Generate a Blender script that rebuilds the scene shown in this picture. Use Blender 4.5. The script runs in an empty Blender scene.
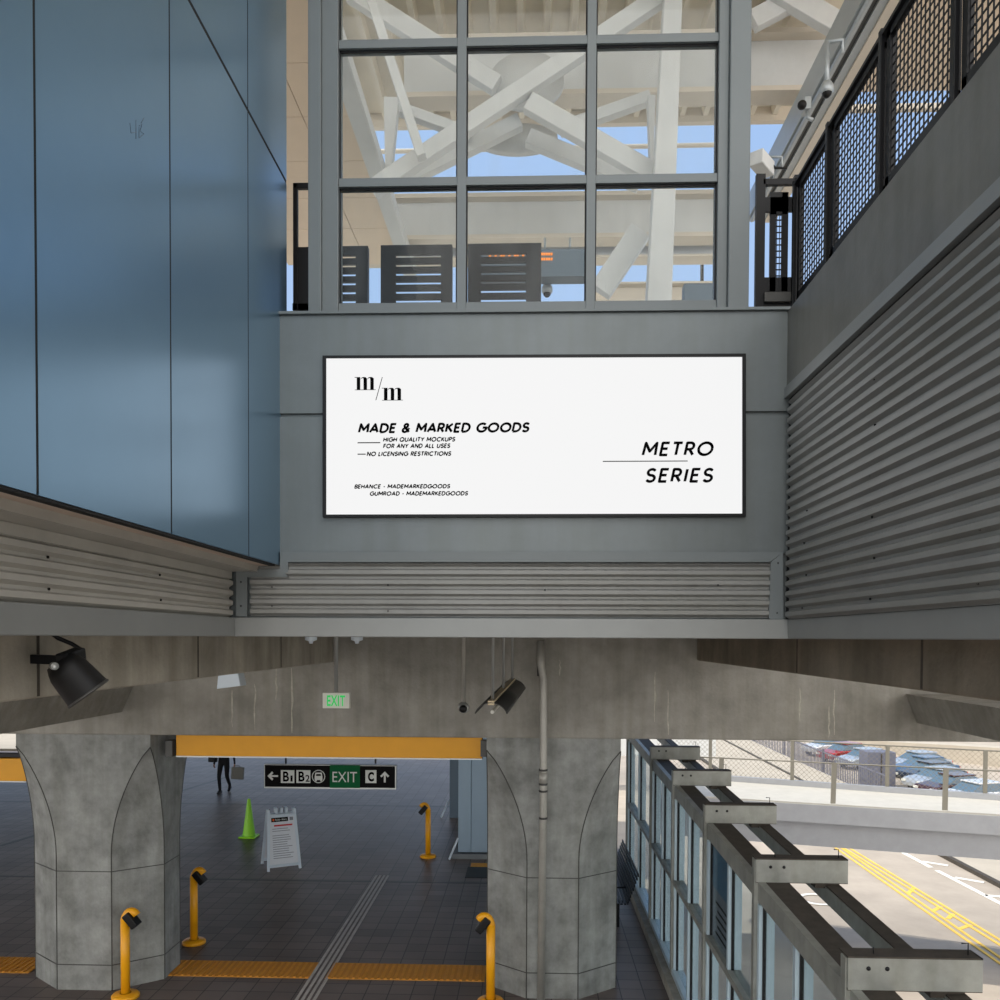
import bpy, bmesh, math, random
from mathutils import Vector, Matrix
random.seed(7)
H = 4.6            # eye height above the concourse floor
F = 850.0
YAW, PITCH, ROLL = math.radians(2.0), math.radians(-1.3), math.radians(0.25)
PX, PY = 500.0, 657.0
SC = bpy.context.scene
COL = SC.collection
# ------------------------------------------------------------------ camera
Rm = (Matrix.Rotation(YAW, 4, 'Z') @ Matrix.Rotation(math.pi/2 + PITCH, 4, 'X') @ Matrix.Rotation(ROLL, 4, 'Z'))
cd = bpy.data.cameras.new('camera'); cam = bpy.data.objects.new('camera', cd); COL.objects.link(cam)
cam.matrix_world = Matrix.Translation((0, 0, H)) @ Rm
cd.sensor_width = 36; cd.lens = F/1000*36; cd.shift_y = (PY-500)/1000; cd.clip_start = .05; cd.clip_end = 600
SC.camera = cam
R3 = Rm.to_3x3()
def ray(px, py):
    return R3 @ Vector(((px-PX)/F, (PY-py)/F, -1))
def aty(px, py, y):
    d = ray(px, py); t = y/d.y; return Vector((d.x*t, y, H+d.z*t))
def atx(px, py, x):
    d = ray(px, py); t = x/d.x; return Vector((x, d.y*t, H+d.z*t))
def atz(px, py, z):
    d = ray(px, py); t = (z-H)/d.z; return Vector((d.x*t, d.y*t, z))
# ------------------------------------------------------------------ materials
def lin(c):
    return tuple((v/255/12.92 if v/255 <= .04045 else ((v/255+.055)/1.055)**2.4) for v in c) + (1,)
def mat(name, rgb, rough=.6, metal=0, var=0, vscale=3, bump=0, bscale=40, streak=0, spec=.5, rgb2=None, sscale=(9, 9, .6), coat=0):
    m = bpy.data.materials.new(name); m.use_nodes = True; nt = m.node_tree; N = nt.nodes; L = nt.links
    b = N['Principled BSDF']; b.inputs['Roughness'].default_value = rough; b.inputs['Metallic'].default_value = metal
    b.inputs['Specular IOR Level'].default_value = spec; b.inputs['Coat Weight'].default_value = coat
    base = lin(rgb); b.inputs['Base Color'].default_value = base
    geo = N.new('ShaderNodeNewGeometry')
    out = None
    if var or rgb2:
        n = N.new('ShaderNodeTexNoise'); n.inputs['Scale'].default_value = vscale; n.inputs['Detail'].default_value = 8; n.inputs['Roughness'].default_value = .65
        L.new(geo.outputs['Position'], n.inputs['Vector'])
        r = N.new('ShaderNodeValToRGB'); r.color_ramp.elements[0].position = .3; r.color_ramp.elements[1].position = .7
        c2 = lin(rgb2) if rgb2 else tuple(v*(1-var) for v in base[:3])+(1,)
        r.color_ramp.elements[0].color = c2
        r.color_ramp.elements[1].color = base if rgb2 else tuple(min(1, v*(1+var*.5)) for v in base[:3])+(1,)
        L.new(n.outputs['Fac'], r.inputs['Fac']); out = r.outputs['Color']
    if streak:
        mp = N.new('ShaderNodeMapping'); mp.inputs['Scale'].default_value = sscale
        L.new(geo.outputs['Position'], mp.inputs['Vector'])
        n2 = N.new('ShaderNodeTexNoise'); n2.inputs['Scale'].default_value = 1; n2.inputs['Detail'].default_value = 6
        L.new(mp.outputs['Vector'], n2.inputs['Vector'])
        r2 = N.new('ShaderNodeValToRGB'); r2.color_ramp.elements[0].position = .35; r2.color_ramp.elements[1].position = .62
        k = 1-streak; r2.color_ramp.elements[0].color = (k, k, k*.97, 1); r2.color_ramp.elements[1].color = (1, 1, 1, 1)
        L.new(n2.outputs['Fac'], r2.inputs['Fac'])
        mx = N.new('ShaderNodeMix'); mx.data_type = 'RGBA'; mx.blend_type = 'MULTIPLY'; mx.inputs['Factor'].default_value = 1
        if out: L.new(out, mx.inputs['A'])
        else: mx.inputs['A'].default_value = base
        L.new(r2.outputs['Color'], mx.inputs['B']); out = mx.outputs['Result']
    if out: L.new(out, b.inputs['Base Color'])
    if bump:
        n3 = N.new('ShaderNodeTexNoise'); n3.inputs['Scale'].default_value = bscale; n3.inputs['Detail'].default_value = 5
        L.new(geo.outputs['Position'], n3.inputs['Vector'])
        bp = N.new('ShaderNodeBump'); bp.inputs['Strength'].default_value = bump; bp.inputs['Distance'].default_value = .02
        L.new(n3.outputs['Fac'], bp.inputs['Height']); L.new(bp.outputs['Normal'], b.inputs['Normal'])
    return m
def emis(name, rgb, s=1):
    m = bpy.data.materials.new(name); m.use_nodes = True; b = m.node_tree.nodes['Principled BSDF']
    b.inputs['Base Color'].default_value = (.02, .02, .02, 1); b.inputs['Emission Color'].default_value = lin(rgb); b.inputs['Emission Strength'].default_value = s
    b.inputs['Roughness'].default_value = .6; b.inputs['Specular IOR Level'].default_value = .1
    return m
def glassm(name, tint=(250, 252, 252), refl=.32):
    m = bpy.data.materials.new(name); m.use_nodes = True; nt = m.node_tree; N = nt.nodes; L = nt.links
    N.remove(N['Principled BSDF']); o = N['Material Output']
    t = N.new('ShaderNodeBsdfTransparent'); t.inputs['Color'].default_value = lin(tint)
    g = N.new('ShaderNodeBsdfGlossy'); g.inputs['Roughness'].default_value = .03
    fr = N.new('ShaderNodeFresnel'); fr.inputs['IOR'].default_value = 1.5
    ml = N.new('ShaderNodeMath'); ml.operation = 'MULTIPLY_ADD'; ml.inputs[1].default_value = refl; ml.inputs[2].default_value = 0
    L.new(fr.outputs[0], ml.inputs[0])
    d = N.new('ShaderNodeBsdfDiffuse'); d.inputs['Color'].default_value = lin((200, 205, 205))
    n = N.new('ShaderNodeTexNoise'); n.inputs['Scale'].default_value = 1.5; n.inputs['Detail'].default_value = 7
    geo = N.new('ShaderNodeNewGeometry'); mp = N.new('ShaderNodeMapping'); mp.inputs['Scale'].default_value = (3, 3, .8)
    L.new(geo.outputs['Position'], mp.inputs['Vector']); L.new(mp.outputs['Vector'], n.inputs['Vector'])
    mr = N.new('ShaderNodeMapRange'); mr.inputs['From Min'].default_value = .45; mr.inputs['From Max'].default_value = .75; mr.inputs['To Min'].default_value = .0; mr.inputs['To Max'].default_value = .05
    L.new(n.outputs['Fac'], mr.inputs['Value'])
    m1 = N.new('ShaderNodeMixShader'); L.new(mr.outputs[0], m1.inputs[0]); L.new(t.outputs[0], m1.inputs[1]); L.new(d.outputs[0], m1.inputs[2])
    m2 = N.new('ShaderNodeMixShader'); L.new(ml.outputs[0], m2.inputs[0]); L.new(m1.outputs[0], m2.inputs[1]); L.new(g.outputs[0], m2.inputs[2])
    L.new(m2.outputs[0], o.inputs['Surface'])
    return m
def tilem():
    m = mat('floor_tile', (98, 90, 88), .42, spec=.38)
    nt = m.node_tree; N = nt.nodes; L = nt.links; b = N['Principled BSDF']
    geo = N.new('ShaderNodeNewGeometry')
    br = N.new('ShaderNodeTexBrick'); br.offset = 0; br.inputs['Scale'].default_value = 1
    br.inputs['Brick Width'].default_value = .3; br.inputs['Row Height'].default_value = .3; br.inputs['Mortar Size'].default_value = .007
    br.inputs['Color1'].default_value = lin((128, 116, 110)); br.inputs['Color2'].default_value = lin((110, 99, 94)); br.inputs['Mortar'].default_value = lin((52, 48, 46))
    L.new(geo.outputs['Position'], br.inputs['Vector'])
    n = N.new('ShaderNodeTexNoise'); n.inputs['Scale'].default_value = .7; n.inputs['Detail'].default_value = 6; L.new(geo.outputs['Position'], n.inputs['Vector'])
    r = N.new('ShaderNodeValToRGB'); r.color_ramp.elements[0].color = (.72, .72, .74, 1); r.color_ramp.elements[0].position = .35; r.color_ramp.elements[1].position = .65
    L.new(n.outputs['Fac'], r.inputs['Fac'])
    mx = N.new('ShaderNodeMix'); mx.data_type = 'RGBA'; mx.blend_type = 'MULTIPLY'; mx.inputs['Factor'].default_value = 1
    L.new(br.outputs['Color'], mx.inputs['A']); L.new(r.outputs['Color'], mx.inputs['B']); L.new(mx.outputs['Result'], b.inputs['Base Color'])
    bp = N.new('ShaderNodeBump'); bp.inputs['Strength'].default_value = .4; bp.inputs['Distance'].default_value = .004; bp.invert = True
    L.new(br.outputs['Fac'], bp.inputs['Height']); L.new(bp.outputs['Normal'], b.inputs['Normal'])
    return m
M = dict(
    concrete=mat('board_formed_concrete', (150, 147, 139), .85, var=.3, vscale=2.2, bump=.3, bscale=30, streak=.16),
    concrete_lit=mat('lit_board_concrete', (172, 166, 153), .85, var=.3, vscale=1.7, bump=.3, bscale=25, streak=.3, sscale=(5, 5, .5)), concrete_warm=mat('stained_warm_concrete', (132, 122, 106), .85, var=.35, vscale=1.7, bump=.3, bscale=25, streak=.28, sscale=(5, 5, .5)),
    column=mat('mottled_column_concrete', (148, 150, 147), .85, var=.4, vscale=3.2, bump=.4, bscale=24, streak=.15),
    parapet=mat('grey_coated_parapet', (120, 119, 114), .45, metal=.25, var=.22, vscale=2.0, bump=.05, streak=.12),
    greymetal=mat('satin_grey_metal_panel', (114, 121, 123), .42, metal=.35, var=.14, vscale=1.6, streak=.06),
    frame=mat('blue_grey_frame_paint', (112, 119, 121), .45, metal=.15, var=.05),
    bluepanel=mat('glossy_blue_metal_panel', (114, 148, 174), .29, metal=.7, var=.05, vscale=.8),
    corr=mat('corrugated_galvanised_steel', (142, 143, 141), .5, metal=.25, var=.12, vscale=3, streak=.08, sscale=(.6, .6, 9)),
    corrl=mat('corrugated_pale_steel', (184, 182, 175), .5, metal=.2, var=.12, vscale=3),
    flash=mat('pale_grey_flashing', (142, 145, 144), .45, metal=.25, var=.08, vscale=2),
    wood=mat('pinkish_soffit_board', (206, 188, 174), .6, streak=.15, sscale=(12, .6, 12)),
    dark=mat('dark_gap', (16, 17, 19), .8), black=mat('black_railing_paint', (13, 14, 17), .45, spec=.3),
    blackplastic=mat('black_plastic', (12, 12, 13), .45, spec=.3),
    beige=mat('beige_steel_paint', (216, 207, 192), .55, var=.06), deckbeige=mat('beige_roof_decking', (228, 220, 203), .6, var=.10, vscale=2.5),
    white=mat('white_steel_paint', (212, 214, 213), .5, var=.08, vscale=3), soffit=mat('beige_soffit_panel', (224, 206, 184), .6, var=.04),
    silver=mat('silver_gutter_metal', (170, 176, 178), .4, metal=.4, var=.06),
    tile=tilem(), yellow=mat('safety_yellow_paint', (246, 172, 20), .4, var=.05), amberbeam=mat('amber_beam_paint', (222, 156, 0), .5, var=.06),
    tact=mat('tactile_yellow', (226, 160, 60), .6, var=.15, vscale=8), guide=mat('guide_bar_grey', (196, 190, 184), .5, var=.2, vscale=6),
    steel=mat('weathered_galvanised', (150, 152, 146), .5, metal=.3, var=.28, vscale=4, streak=.12), rust=mat('sooty_steel_top', (66, 60, 52), .8, var=.4, vscale=9),
    mull=mat('pale_blue_mullion', (176, 194, 204), .4, metal=.15, var=.05), glass=glassm('clear_glass'), glass2=glassm('dusty_glass', (236, 242, 244), .22),
    asphalt=mat('sunlit_asphalt', (168, 157, 143), .9, var=.2, vscale=.4, bump=.2, bscale=8), walk=mat('pale_sidewalk', (172, 163, 148), .9, var=.12, vscale=.6),
    lineY=mat('yellow_road_paint', (226, 186, 84), .8, var=.15, vscale=2), lineW=mat('white_road_paint', (226, 224, 216), .8, var=.1, vscale=2),
    bridge=mat('white_bridge_deck', (182, 178, 168), .8, var=.08), fascia=mat('grey_bridge_fascia', (158, 160, 164), .6, var=.08),
    galv=mat('galvanised_tube', (126, 122, 110), .5, metal=.3), iron=mat('violet_grey_iron', (96, 98, 112), .5),
    cone=mat('lime_cone_plastic', (150, 226, 30), .4), signw=mat('white_sign_plastic', (206, 218, 228), .5), paper=mat('white_poster_paper', (216, 220, 226), .7),
    ink=mat('black_ink', (5, 5, 6), .8, spec=.05), grey=mat('grey_text_ink', (128, 132, 140), .7), red=mat('red_text_ink', (190, 40, 40), .7), orange=mat('orange_dot', (226, 90, 30), .6),
    signblack=mat('black_sign_face', (5, 5, 6), .6, spec=.1), signgreen=mat('green_sign_face', (0, 92, 50), .6, spec=.15), signtxt=mat('white_sign_lettering', (212, 216, 212), .5),
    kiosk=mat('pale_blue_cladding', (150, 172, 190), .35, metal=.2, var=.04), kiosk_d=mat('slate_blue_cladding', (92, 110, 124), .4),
    rubber=mat('tyre_rubber', (20, 20, 20), .8), cloth=mat('dark_clothing', (18, 19, 24), .9), skin=mat('skin', (160, 110, 84), .6), hair=mat('dark_hair', (20, 16, 14), .7),
    bag=mat('grey_tote_fabric', (118, 118, 112), .8), billboard=emis('backlit_billboard_face', (245, 245, 245), .985),
    exitglow=emis('exit_letter_glow', (30, 205, 95), .9), amber=emis('amber_led', (255, 140, 20), 1.6), lampw=mat('off_white_lamp', (210, 210, 200), .5),
    alum=mat('brushed_aluminium', (178, 180, 178), .35, metal=.6), platf=mat('pale_platform_paving', (208, 202, 190), .8, var=.08), drip=mat('pale_mineral_drip', (176, 172, 158), .9, var=.3, vscale=20), edge_shade=mat('painted_edge_shade', (74, 74, 70), .9, var=.3, vscale=12), slabc=mat('slab_concrete', (120, 118, 110), .9, var=.2), brass=mat('pale_brass_reflector', (214, 196, 160), .4),
    tube=mat('grey_white_conduit', (168, 166, 158), .45, metal=.25, var=.15, vscale=6), poster=mat('blue_poster', (60, 110, 140), .6),
    lampmetal=mat('dark_pewter', (72, 72, 70), .45, metal=.4), kick=mat('grey_step_plate', (120, 126, 130), .5, metal=.2),
)
CARP = {k: mat('car_paint_'+k, v, .25, metal=.4, coat=.6) for k, v in dict(silver=(170, 178, 186), blue=(70, 100, 130), dark=(40, 42, 50), maroon=(70, 36, 36), white=(220, 222, 224), red=(170, 40, 40)).items()}
CARG = mat('car_window_glass', (78, 98, 112), .12, spec=.6)
# ------------------------------------------------------------------ mesh builder
class MB:
    def __init__(s): s.v = []; s.f = []; s.sm = []
    def add(s, vs, fs, smooth=False):
        o = len(s.v); s.v += [Vector(v) for v in vs]; s.f += [tuple(i+o for i in f) for f in fs]; s.sm += [smooth]*len(fs); return s
    def box(s, a, b):
        x0, x1 = sorted((a[0], b[0])); y0, y1 = sorted((a[1], b[1])); z0, z1 = sorted((a[2], b[2]))
        return s.add([(x0,y0,z0),(x1,y0,z0),(x1,y1,z0),(x0,y1,z0),(x0,y0,z1),(x1,y0,z1),(x1,y1,z1),(x0,y1,z1)],
                     [(0,3,2,1),(4,5,6,7),(0,1,5,4),(1,2,6,5),(2,3,7,6),(3,0,4,7)])
    def beam(s, p, q, w, h, up=(0, 0, 1), w2=None, h2=None):
        p = Vector(p); q = Vector(q); d = (q-p).normalized(); up = Vector(up); sd = d.cross(up)
        if sd.length < 1e-4: sd = d.cross(Vector((0, 1, 0)))
        sd.normalize(); u = sd.cross(d).normalized(); w2 = w2 or w; h2 = h2 or h
        vs = [c+sd*(a*ww/2)+u*(b*hh/2) for c, ww, hh in ((p, w, h), (q, w2, h2)) for a, b in ((-1,-1),(1,-1),(1,1),(-1,1))]
        return s.add(vs, [(0,3,2,1),(4,5,6,7),(0,1,5,4),(1,2,6,5),(2,3,7,6),(3,0,4,7)])
    def ibeam(s, p, q, w, h, t=.02, up=(0, 0, 1)):
        p = Vector(p); q = Vector(q); d = (q-p).normalized(); sd = d.cross(Vector(up)).normalized(); u = sd.cross(d)
        s.beam(p+u*(h/2-t/2), q+u*(h/2-t/2), w, t, up); s.beam(p-u*(h/2-t/2), q-u*(h/2-t/2), w, t, up); s.beam(p, q, t, h-2*t, up); return s
    def prism(s, poly, ext):
        ext = Vector(ext); n = len(poly); vs = [Vector(p) for p in poly]; vs += [v+ext for v in vs]
        return s.add(vs, [tuple(range(n)), tuple(range(2*n-1, n-1, -1))]+[((i+1) % n, i, i+n, (i+1) % n+n) for i in range(n)])
    def tube(s, pts, r, n=12, r2=None):
        pts = [Vector(p) for p in pts]; k = len(pts); vs = []; prev = None
        for i, p in enumerate(pts):
            d = (pts[min(i+1, k-1)]-pts[max(i-1, 0)]).normalized()
            a = prev if prev is not None else (Vector((0, 0, 1)) if abs(d.z) < .9 else Vector((1, 0, 0)))
            a = (a-d*a.dot(d)).normalized(); prev = a; b = d.cross(a)
            rr = r if r2 is None else r+(r2-r)*i/(k-1)
            vs += [p+(a*math.cos(2*math.pi*j/n)+b*math.sin(2*math.pi*j/n))*rr for j in range(n)]
        fs = [(i*n+j, i*n+(j+1) % n, (i+1)*n+(j+1) % n, (i+1)*n+j) for i in range(k-1) for j in range(n)]
        o = len(s.v); s.add(vs, fs, True); s.f += [tuple(o+j for j in reversed(range(n))), tuple(o+(k-1)*n+j for j in range(n))]; s.sm += [False]*2; return s
    def lathe(s, prof, c=(0, 0, 0), n=24, axis=None, sx=1, sy=1):
        c = Vector(c); vs = []; k = len(prof)
        R = Vector((0, 0, 1)).rotation_difference(Vector(axis)).to_matrix() if axis else Matrix.Identity(3)
        for r, z in prof:
            vs += [c+R @ Vector((r*math.cos(2*math.pi*j/n)*sx, r*math.sin(2*math.pi*j/n)*sy, z)) for j in range(n)]
        return s.add(vs, [(i*n+j, i*n+(j+1) % n, (i+1)*n+(j+1) % n, (i+1)*n+j) for i in range(k-1) for j in range(n)], True)
    def sphere(s, c, r, n=16):
        pr = [(max(1e-4, r*math.sin(math.pi*i/10)), -r*math.cos(math.pi*i/10)) for i in range(11)]
        return s.lathe(pr, c, n)
    def xf(s, m):
        s.v = [m @ v for v in s.v]; return s
    def build(s, name, m, parent=None, bevel=0, origin=None):
        if origin is None:
            if parent is None:
                lo = Vector([min(v[i] for v in s.v) for i in range(3)]); hi = Vector([max(v[i] for v in s.v) for i in range(3)])
                origin = Vector(((lo.x+hi.x)/2, (lo.y+hi.y)/2, lo.z))
            else:
                origin = Vector((0, 0, 0)); p = parent
                while p: origin = origin+p.location; p = p.parent
        me = bpy.data.meshes.new(name); me.from_pydata([v-origin for v in s.v], [], s.f); me.polygons.foreach_set('use_smooth', s.sm)
        bm = bmesh.new(); bm.from_mesh(me); bmesh.ops.recalc_face_normals(bm, faces=bm.faces); bm.to_mesh(me); bm.free()
        me.materials.append(M[m] if isinstance(m, str) else m)
        o = bpy.data.objects.new(name, me); COL.objects.link(o); o.parent = parent
        if parent is None: o.location = origin
        if bevel:
            b = o.modifiers.new('bevel', 'BEVEL'); b.width = bevel; b.segments = 2; b.limit_method = 'ANGLE'
        return o
def B(a, b): return MB().box(a, b)
def thing(name, label, cat, loc=(0, 0, 0), group=None, rz=0):
    o = bpy.data.objects.new(name, None); COL.objects.link(o); o.location = loc; o.rotation_euler = (0, 0, rz); o.empty_display_size = .2
    o['label'] = label; o['category'] = cat
    if group: o['group'] = group
    return o
def tag(o, label, cat, group=None, kind=None):
    o['label'] = label; o['category'] = cat
    if group: o['group'] = group
    if kind: o['kind'] = kind
    return o
def struct(o, label=None, cat=None):
    o['kind'] = 'structure'
    if label: o['label'] = label
    if cat: o['category'] = cat
    return o
def copy_tree(o, parent=None, top=True):
    c = o.copy(); COL.objects.link(c)
    if not top: c.parent = parent
    for ch in list(o.children): copy_tree(ch, c, False)
    return c
def text(s, x0, z0, x1, z1, m, parent, name='lettering', shear=0, bold=0, origin=None, ux=(1, 0, 0), uz=(0, 0, 1), sx=None):
    """lettering as mesh fitted into a rectangle: origin + ux*x + uz*z"""
    cu = bpy.data.curves.new('t', 'FONT'); cu.body = s; cu.shear = shear; cu.offset = bold; cu.extrude = 0; cu.space_character = 1.12 if bold else 1.02
    to = bpy.data.objects.new('t', cu); COL.objects.link(to)
    me = bpy.data.meshes.new_from_object(to.evaluated_get(bpy.context.evaluated_depsgraph_get()))
    bpy.data.objects.remove(to); bpy.data.curves.remove(cu)
    xs = [v.co.x for v in me.vertices]; ys = [v.co.y for v in me.vertices]
    ax, bx, ay, by = min(xs), max(xs), min(ys), max(ys)
    ux = Vector(ux); uz = Vector(uz); og = Vector(origin or (0, 0, 0))
    par = Vector((0, 0, 0)); p = parent
    while p: par = par+p.location; p = p.parent
    for v in me.vertices:
        v.co = og+ux*(x0+(v.co.x-ax)/(bx-ax)*(x1-x0))+uz*(z0+(v.co.y-ay)/(by-ay)*(z1-z0))-par
    me.materials.clear(); me.materials.append(M[m])
    o = bpy.data.objects.new(name, me); COL.objects.link(o); o.parent = parent
    return o

# ================================================================== UPPER LEVEL
YB = 6.4                      # face of the billboard wall
XL = aty(280, 500, YB).x; XLC = aty(233, 600, YB).x; XR = aty(785.5, 500, YB).x
def zb(py, y=YB, px=530): return aty(px, py, y).z
zT = zb(313)
# -- back wall (grey metal panels) with groove
g = zb(414)
zc0, zc1 = zb(617), zb(562)   # corrugated band
w = MB()
w.box((-2.46, YB, zb(553)), (2.08, YB+.3, g-.012)); w.box((-2.46, YB, g+.012), (2.08, YB+.3, zT)); w.box((-2.46, YB+.03, H+.02), (2.08, YB+.3, zT-.02))
struct(w.build('wall_back', 'greymetal', bevel=.004), 'blue-grey sheet metal wall carrying the lit advertising panel', 'wall')
# thin ledge on top
tag(B((-1.95, YB-.03, zT), (1.95, YB+.45, zT+.02)).build('trim_1', 'frame'), 'thin grey metal ledge cap above the billboard wall under the glazing', 'trim')['kind'] = 'structure'
def corr_profile(z0, z1, per=.0745, d=.029):
    pts = []; z = z0
    while z < z1-1e-4:
        for dz, o in ((0, 0), (.004, 0), (.022, d), (.050, d), (.062, 0)):
            if z+dz <= z1: pts.append((z+dz, o))
        z += per
    pts.append((z1, 0)); return pts
def corrug(z0, z1, axis, base, sgn, a0, a1, name, m, per=.0745, topz=None):
    """sheet with ribs; axis 'x' = runs along X at y=base, 'y' = runs along Y at x=base; sgn = outward direction"""
    pr = corr_profile(z0, z1, per); vs = []; mb = MB()
    for z, o in pr:
        for a in (a0, a1):
            vs.append((a, base+sgn*o, z) if axis == 'x' else (base+sgn*o, a, z))
    n = len(pr)
    for z, o in pr:
        for a in (a0, a1):
            vs.append((a, base-sgn*.006, z) if axis == 'x' else (base-sgn*.006, a, z))
    fs = []
    for i in range(n-1):
        fs.append((2*i, 2*i+1, 2*i+3, 2*i+2)); k = 2*n+2*i; fs.append((k, k+2, k+3, k+1))
        fs.append((2*i, 2*i+2, 2*n+2*i+2, 2*n+2*i)); fs.append((2*i+1, 2*n+2*i+1, 2*n+2*i+3, 2*i+3))
    fs.append((0, 2*n, 2*n+1, 1)); fs.append((2*n-2, 2*n-1, 4*n-1, 4*n-2))
    mb.add(vs, fs); return mb
# back corrugated band: two sheets (short lower-left part and the main part)
cb = thing('corrugated_cladding', 'short band of ribbed grey steel between the billboard wall and its bottom flashing', 'cladding', (0, YB, H+.15))
corrug(zc0, zc1, 'x', YB+.005, -1, -2.12, 1.86, 'x', 'corr').build('ribbed_sheet', 'corr', cb)
f1 = YB-.03
def quadpx(mb, pts, y, t):     # px outline on plane y with thickness t backwards
    mb.prism([aty(a, b, y) for a, b in pts], (0, t, 0)); return mb
mb = MB()
quadpx(mb, [(280, 552), (783, 552), (770, 562), (288, 562)], f1, .034)
quadpx(mb, [(280, 552), (288, 562), (288, 572), (280, 576)], f1+.002, .03)
quadpx(mb, [(236, 569), (282, 569), (288, 577), (236, 577)], f1+.004, .03)
quadpx(mb, [(236, 577), (247, 577), (247, 616.5), (236, 616.5)], f1+.004, .03)
quadpx(mb, [(783, 552), (783.5, 619.5), (769, 619), (771, 562)], f1, .034)
mb.build('trim_frame', 'frame', cb)
for a, b in ((241, 582), (241, 606), (778, 563), (777, 613), (272, 587), (272, 606), (545, 590), (718, 585), (388+0, 585), (388, 611)):
    p = aty(a, b, f1-.004); MB().lathe([(1e-4, -.004), (.006, -.003), (.006, .003)], p, 8, (0, -1, 0)).build('screw', 'black', cb)
# flashing bottoms (one L-shaped length per side)
zf = zb(618.5)
for nm, a, b, lab in (('trim_2', (-2.26, YB-.045, H), (1.93, YB+.29, zf), 'pale grey flashing along the foot of the billboard wall'),
                 ('trim_3', (-2.44, -1.0, H), (-2.225, YB-.047, zf-.002), 'pale grey flashing along the foot of the left ribbed wall'),
                 ('trim_4', (1.905, -1.0, H), (2.09, YB-.047, zf-.002), 'pale grey flashing along the foot of the right ribbed wall')):
    struct(B(a, b).build(nm, 'flash', bevel=.006), lab, 'trim')
# right wall ribbed
rw = thing('corrugated_cladding', 'tall ribbed steel cladding on the right side of the stair opening', 'cladding', (XR, 3.5, H+.15))
zrt = atx(787, 402, XR).z
corrug(zf, zrt, 'y', XR+.012, -1, 0.2, YB-.075, 'y', 'corr').build('ribbed_sheet', 'corr', rw)
for a, b in ((874, 379), (875, 425), (873, 417), (870, 475), (874, 443), (983, 474), (986, 419), (980, 529), (978, 583), (990, 361), (870, 599), (872, 517), (874, 558), (806, 575), (804, 543), (802, 608), (807, 511)):
    p = atx(a, b, XR-.008); MB().lathe([(1e-4, -.005), (.007, -.004), (.007, .003)], p, 8, (-1, 0, 0)).build('screw', 'black', rw)
struct(B((XR+.02, -1, H+.01), (2.06, YB+.02, zrt+.1)).build('wall_right', 'dark'), 'dark backing wall behind the right ribbed cladding', 'wall')
zpt = atx(1000, 48, XR).z
struct(B((XR-.02, 0.1, zrt+.025), (XR+.02, YB-.003, atx(787, 388, XR).z)).build('trim_5', 'flash'), 'bright sill flashing between right ribbed cladding and grey parapet', 'trim')
pp = tag(B((XR, 0.1, atx(787, 388, XR).z+.004), (XR+.22, YB+.02, zT)).build('parapet_wall', 'parapet', bevel=.005), 'smooth stained grey parapet above the ribbed cladding, under the mesh railing', 'parapet')
pp['kind'] = 'structure'
# left ribbed wall + blue wall
lw = thing('corrugated_cladding', 'ribbed pale steel cladding below the blue panels on the left', 'cladding', (XLC, 3.5, H+.15))
zlt = aty(232, 572, YB).z
corrug(zf, zlt-.055, 'y', XLC-.012, 1, 0.2, YB-.045, 'y', 'corr').build('ribbed_sheet', 'corrl', lw)
B((XLC-.015, .2, zlt-.055), (XLC+.004, YB-.03, zlt)).build('head_strip', 'corrl', lw)
for a, b in ((48, 557), (49, 589), (160, 575), (161, 600)):
    p = atx(a, b, XLC+.008); MB().lathe([(1e-4, -.005), (.007, -.004), (.007, .003)], p, 8, (1, 0, 0)).build('screw', 'black', lw)
struct(B((-2.42, -1, H+.01), (XLC-.022, YB-.001, zlt+.04)).build('wall_left', 'dark'), 'dark backing wall behind the left ribbed cladding', 'wall')
bl = thing('blue_panel_wall', 'tall glossy blue metal panel wall on the left with dark joints', 'wall', (XL, 4.5, H+.5)); bl['kind'] = 'structure'
zbl = atx(279, 565, XL).z; zj = atx(189, 0, XL).z
ys = [-1.0, .85, 2.05, atx(37, 400, XL).y, atx(171, 400, XL).y, atx(248.5, 400, XL).y, atx(287, 250, XL).y]
mbk = B((XL-.0305, -1, zbl+.01), (XL-.0015, ys[-1]-.012, zj+2.39)); mbk.build('joint_filler', 'dark', bl)
for i in range(len(ys)-1):
    for z0, z1 in ((zbl, zj-.014), (zj+.014, zj+2.4)):
        B((XL-.0065, ys[i]+(.009 if i else 0), z0), (XL, ys[i+1]-.009, z1)).build('blue_panel', 'bluepanel', bl)
B((-2.45, -1, zbl+.03), (XL-.031, ys[-1]-.01, zj+2.4)).build('backing', 'dark', bl)
B((XL-.05, -1, zbl-.014), (XL-.004, ys[-2]+.6, zbl-.002)).build('dark_joint', 'dark', bl)
sb = MB(); sb.box((XL-.17, -1, zbl-.004), (XL-.05, YB-.002, zbl+.03)); sb.build('soffit_edge_board', 'wood', bl)
B((-2.3, -1, zlt+.002), (XL-.165, YB-.002, zbl+.03)).build('soffit_board', 'corrl', bl)
# graffiti scratch on the blue panel
tg = thing('scratch_mark', 'small scribbled scratch mark on the second blue panel', 'scratch', atx(136, 130, XL+.002))
mb = MB()
for st in ([(130, 123), (131, 133), (137, 132)], [(136, 120), (136, 139)], [(139, 126), (142, 124), (140, 131), (144, 134), (139, 138), (139, 127)], [(144, 118), (141, 123)]):
    mb.tube([atx(a, b, XL+.001) for a, b in st], .0014, 5)
mb.build('scribble', 'kiosk_d', tg)
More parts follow.
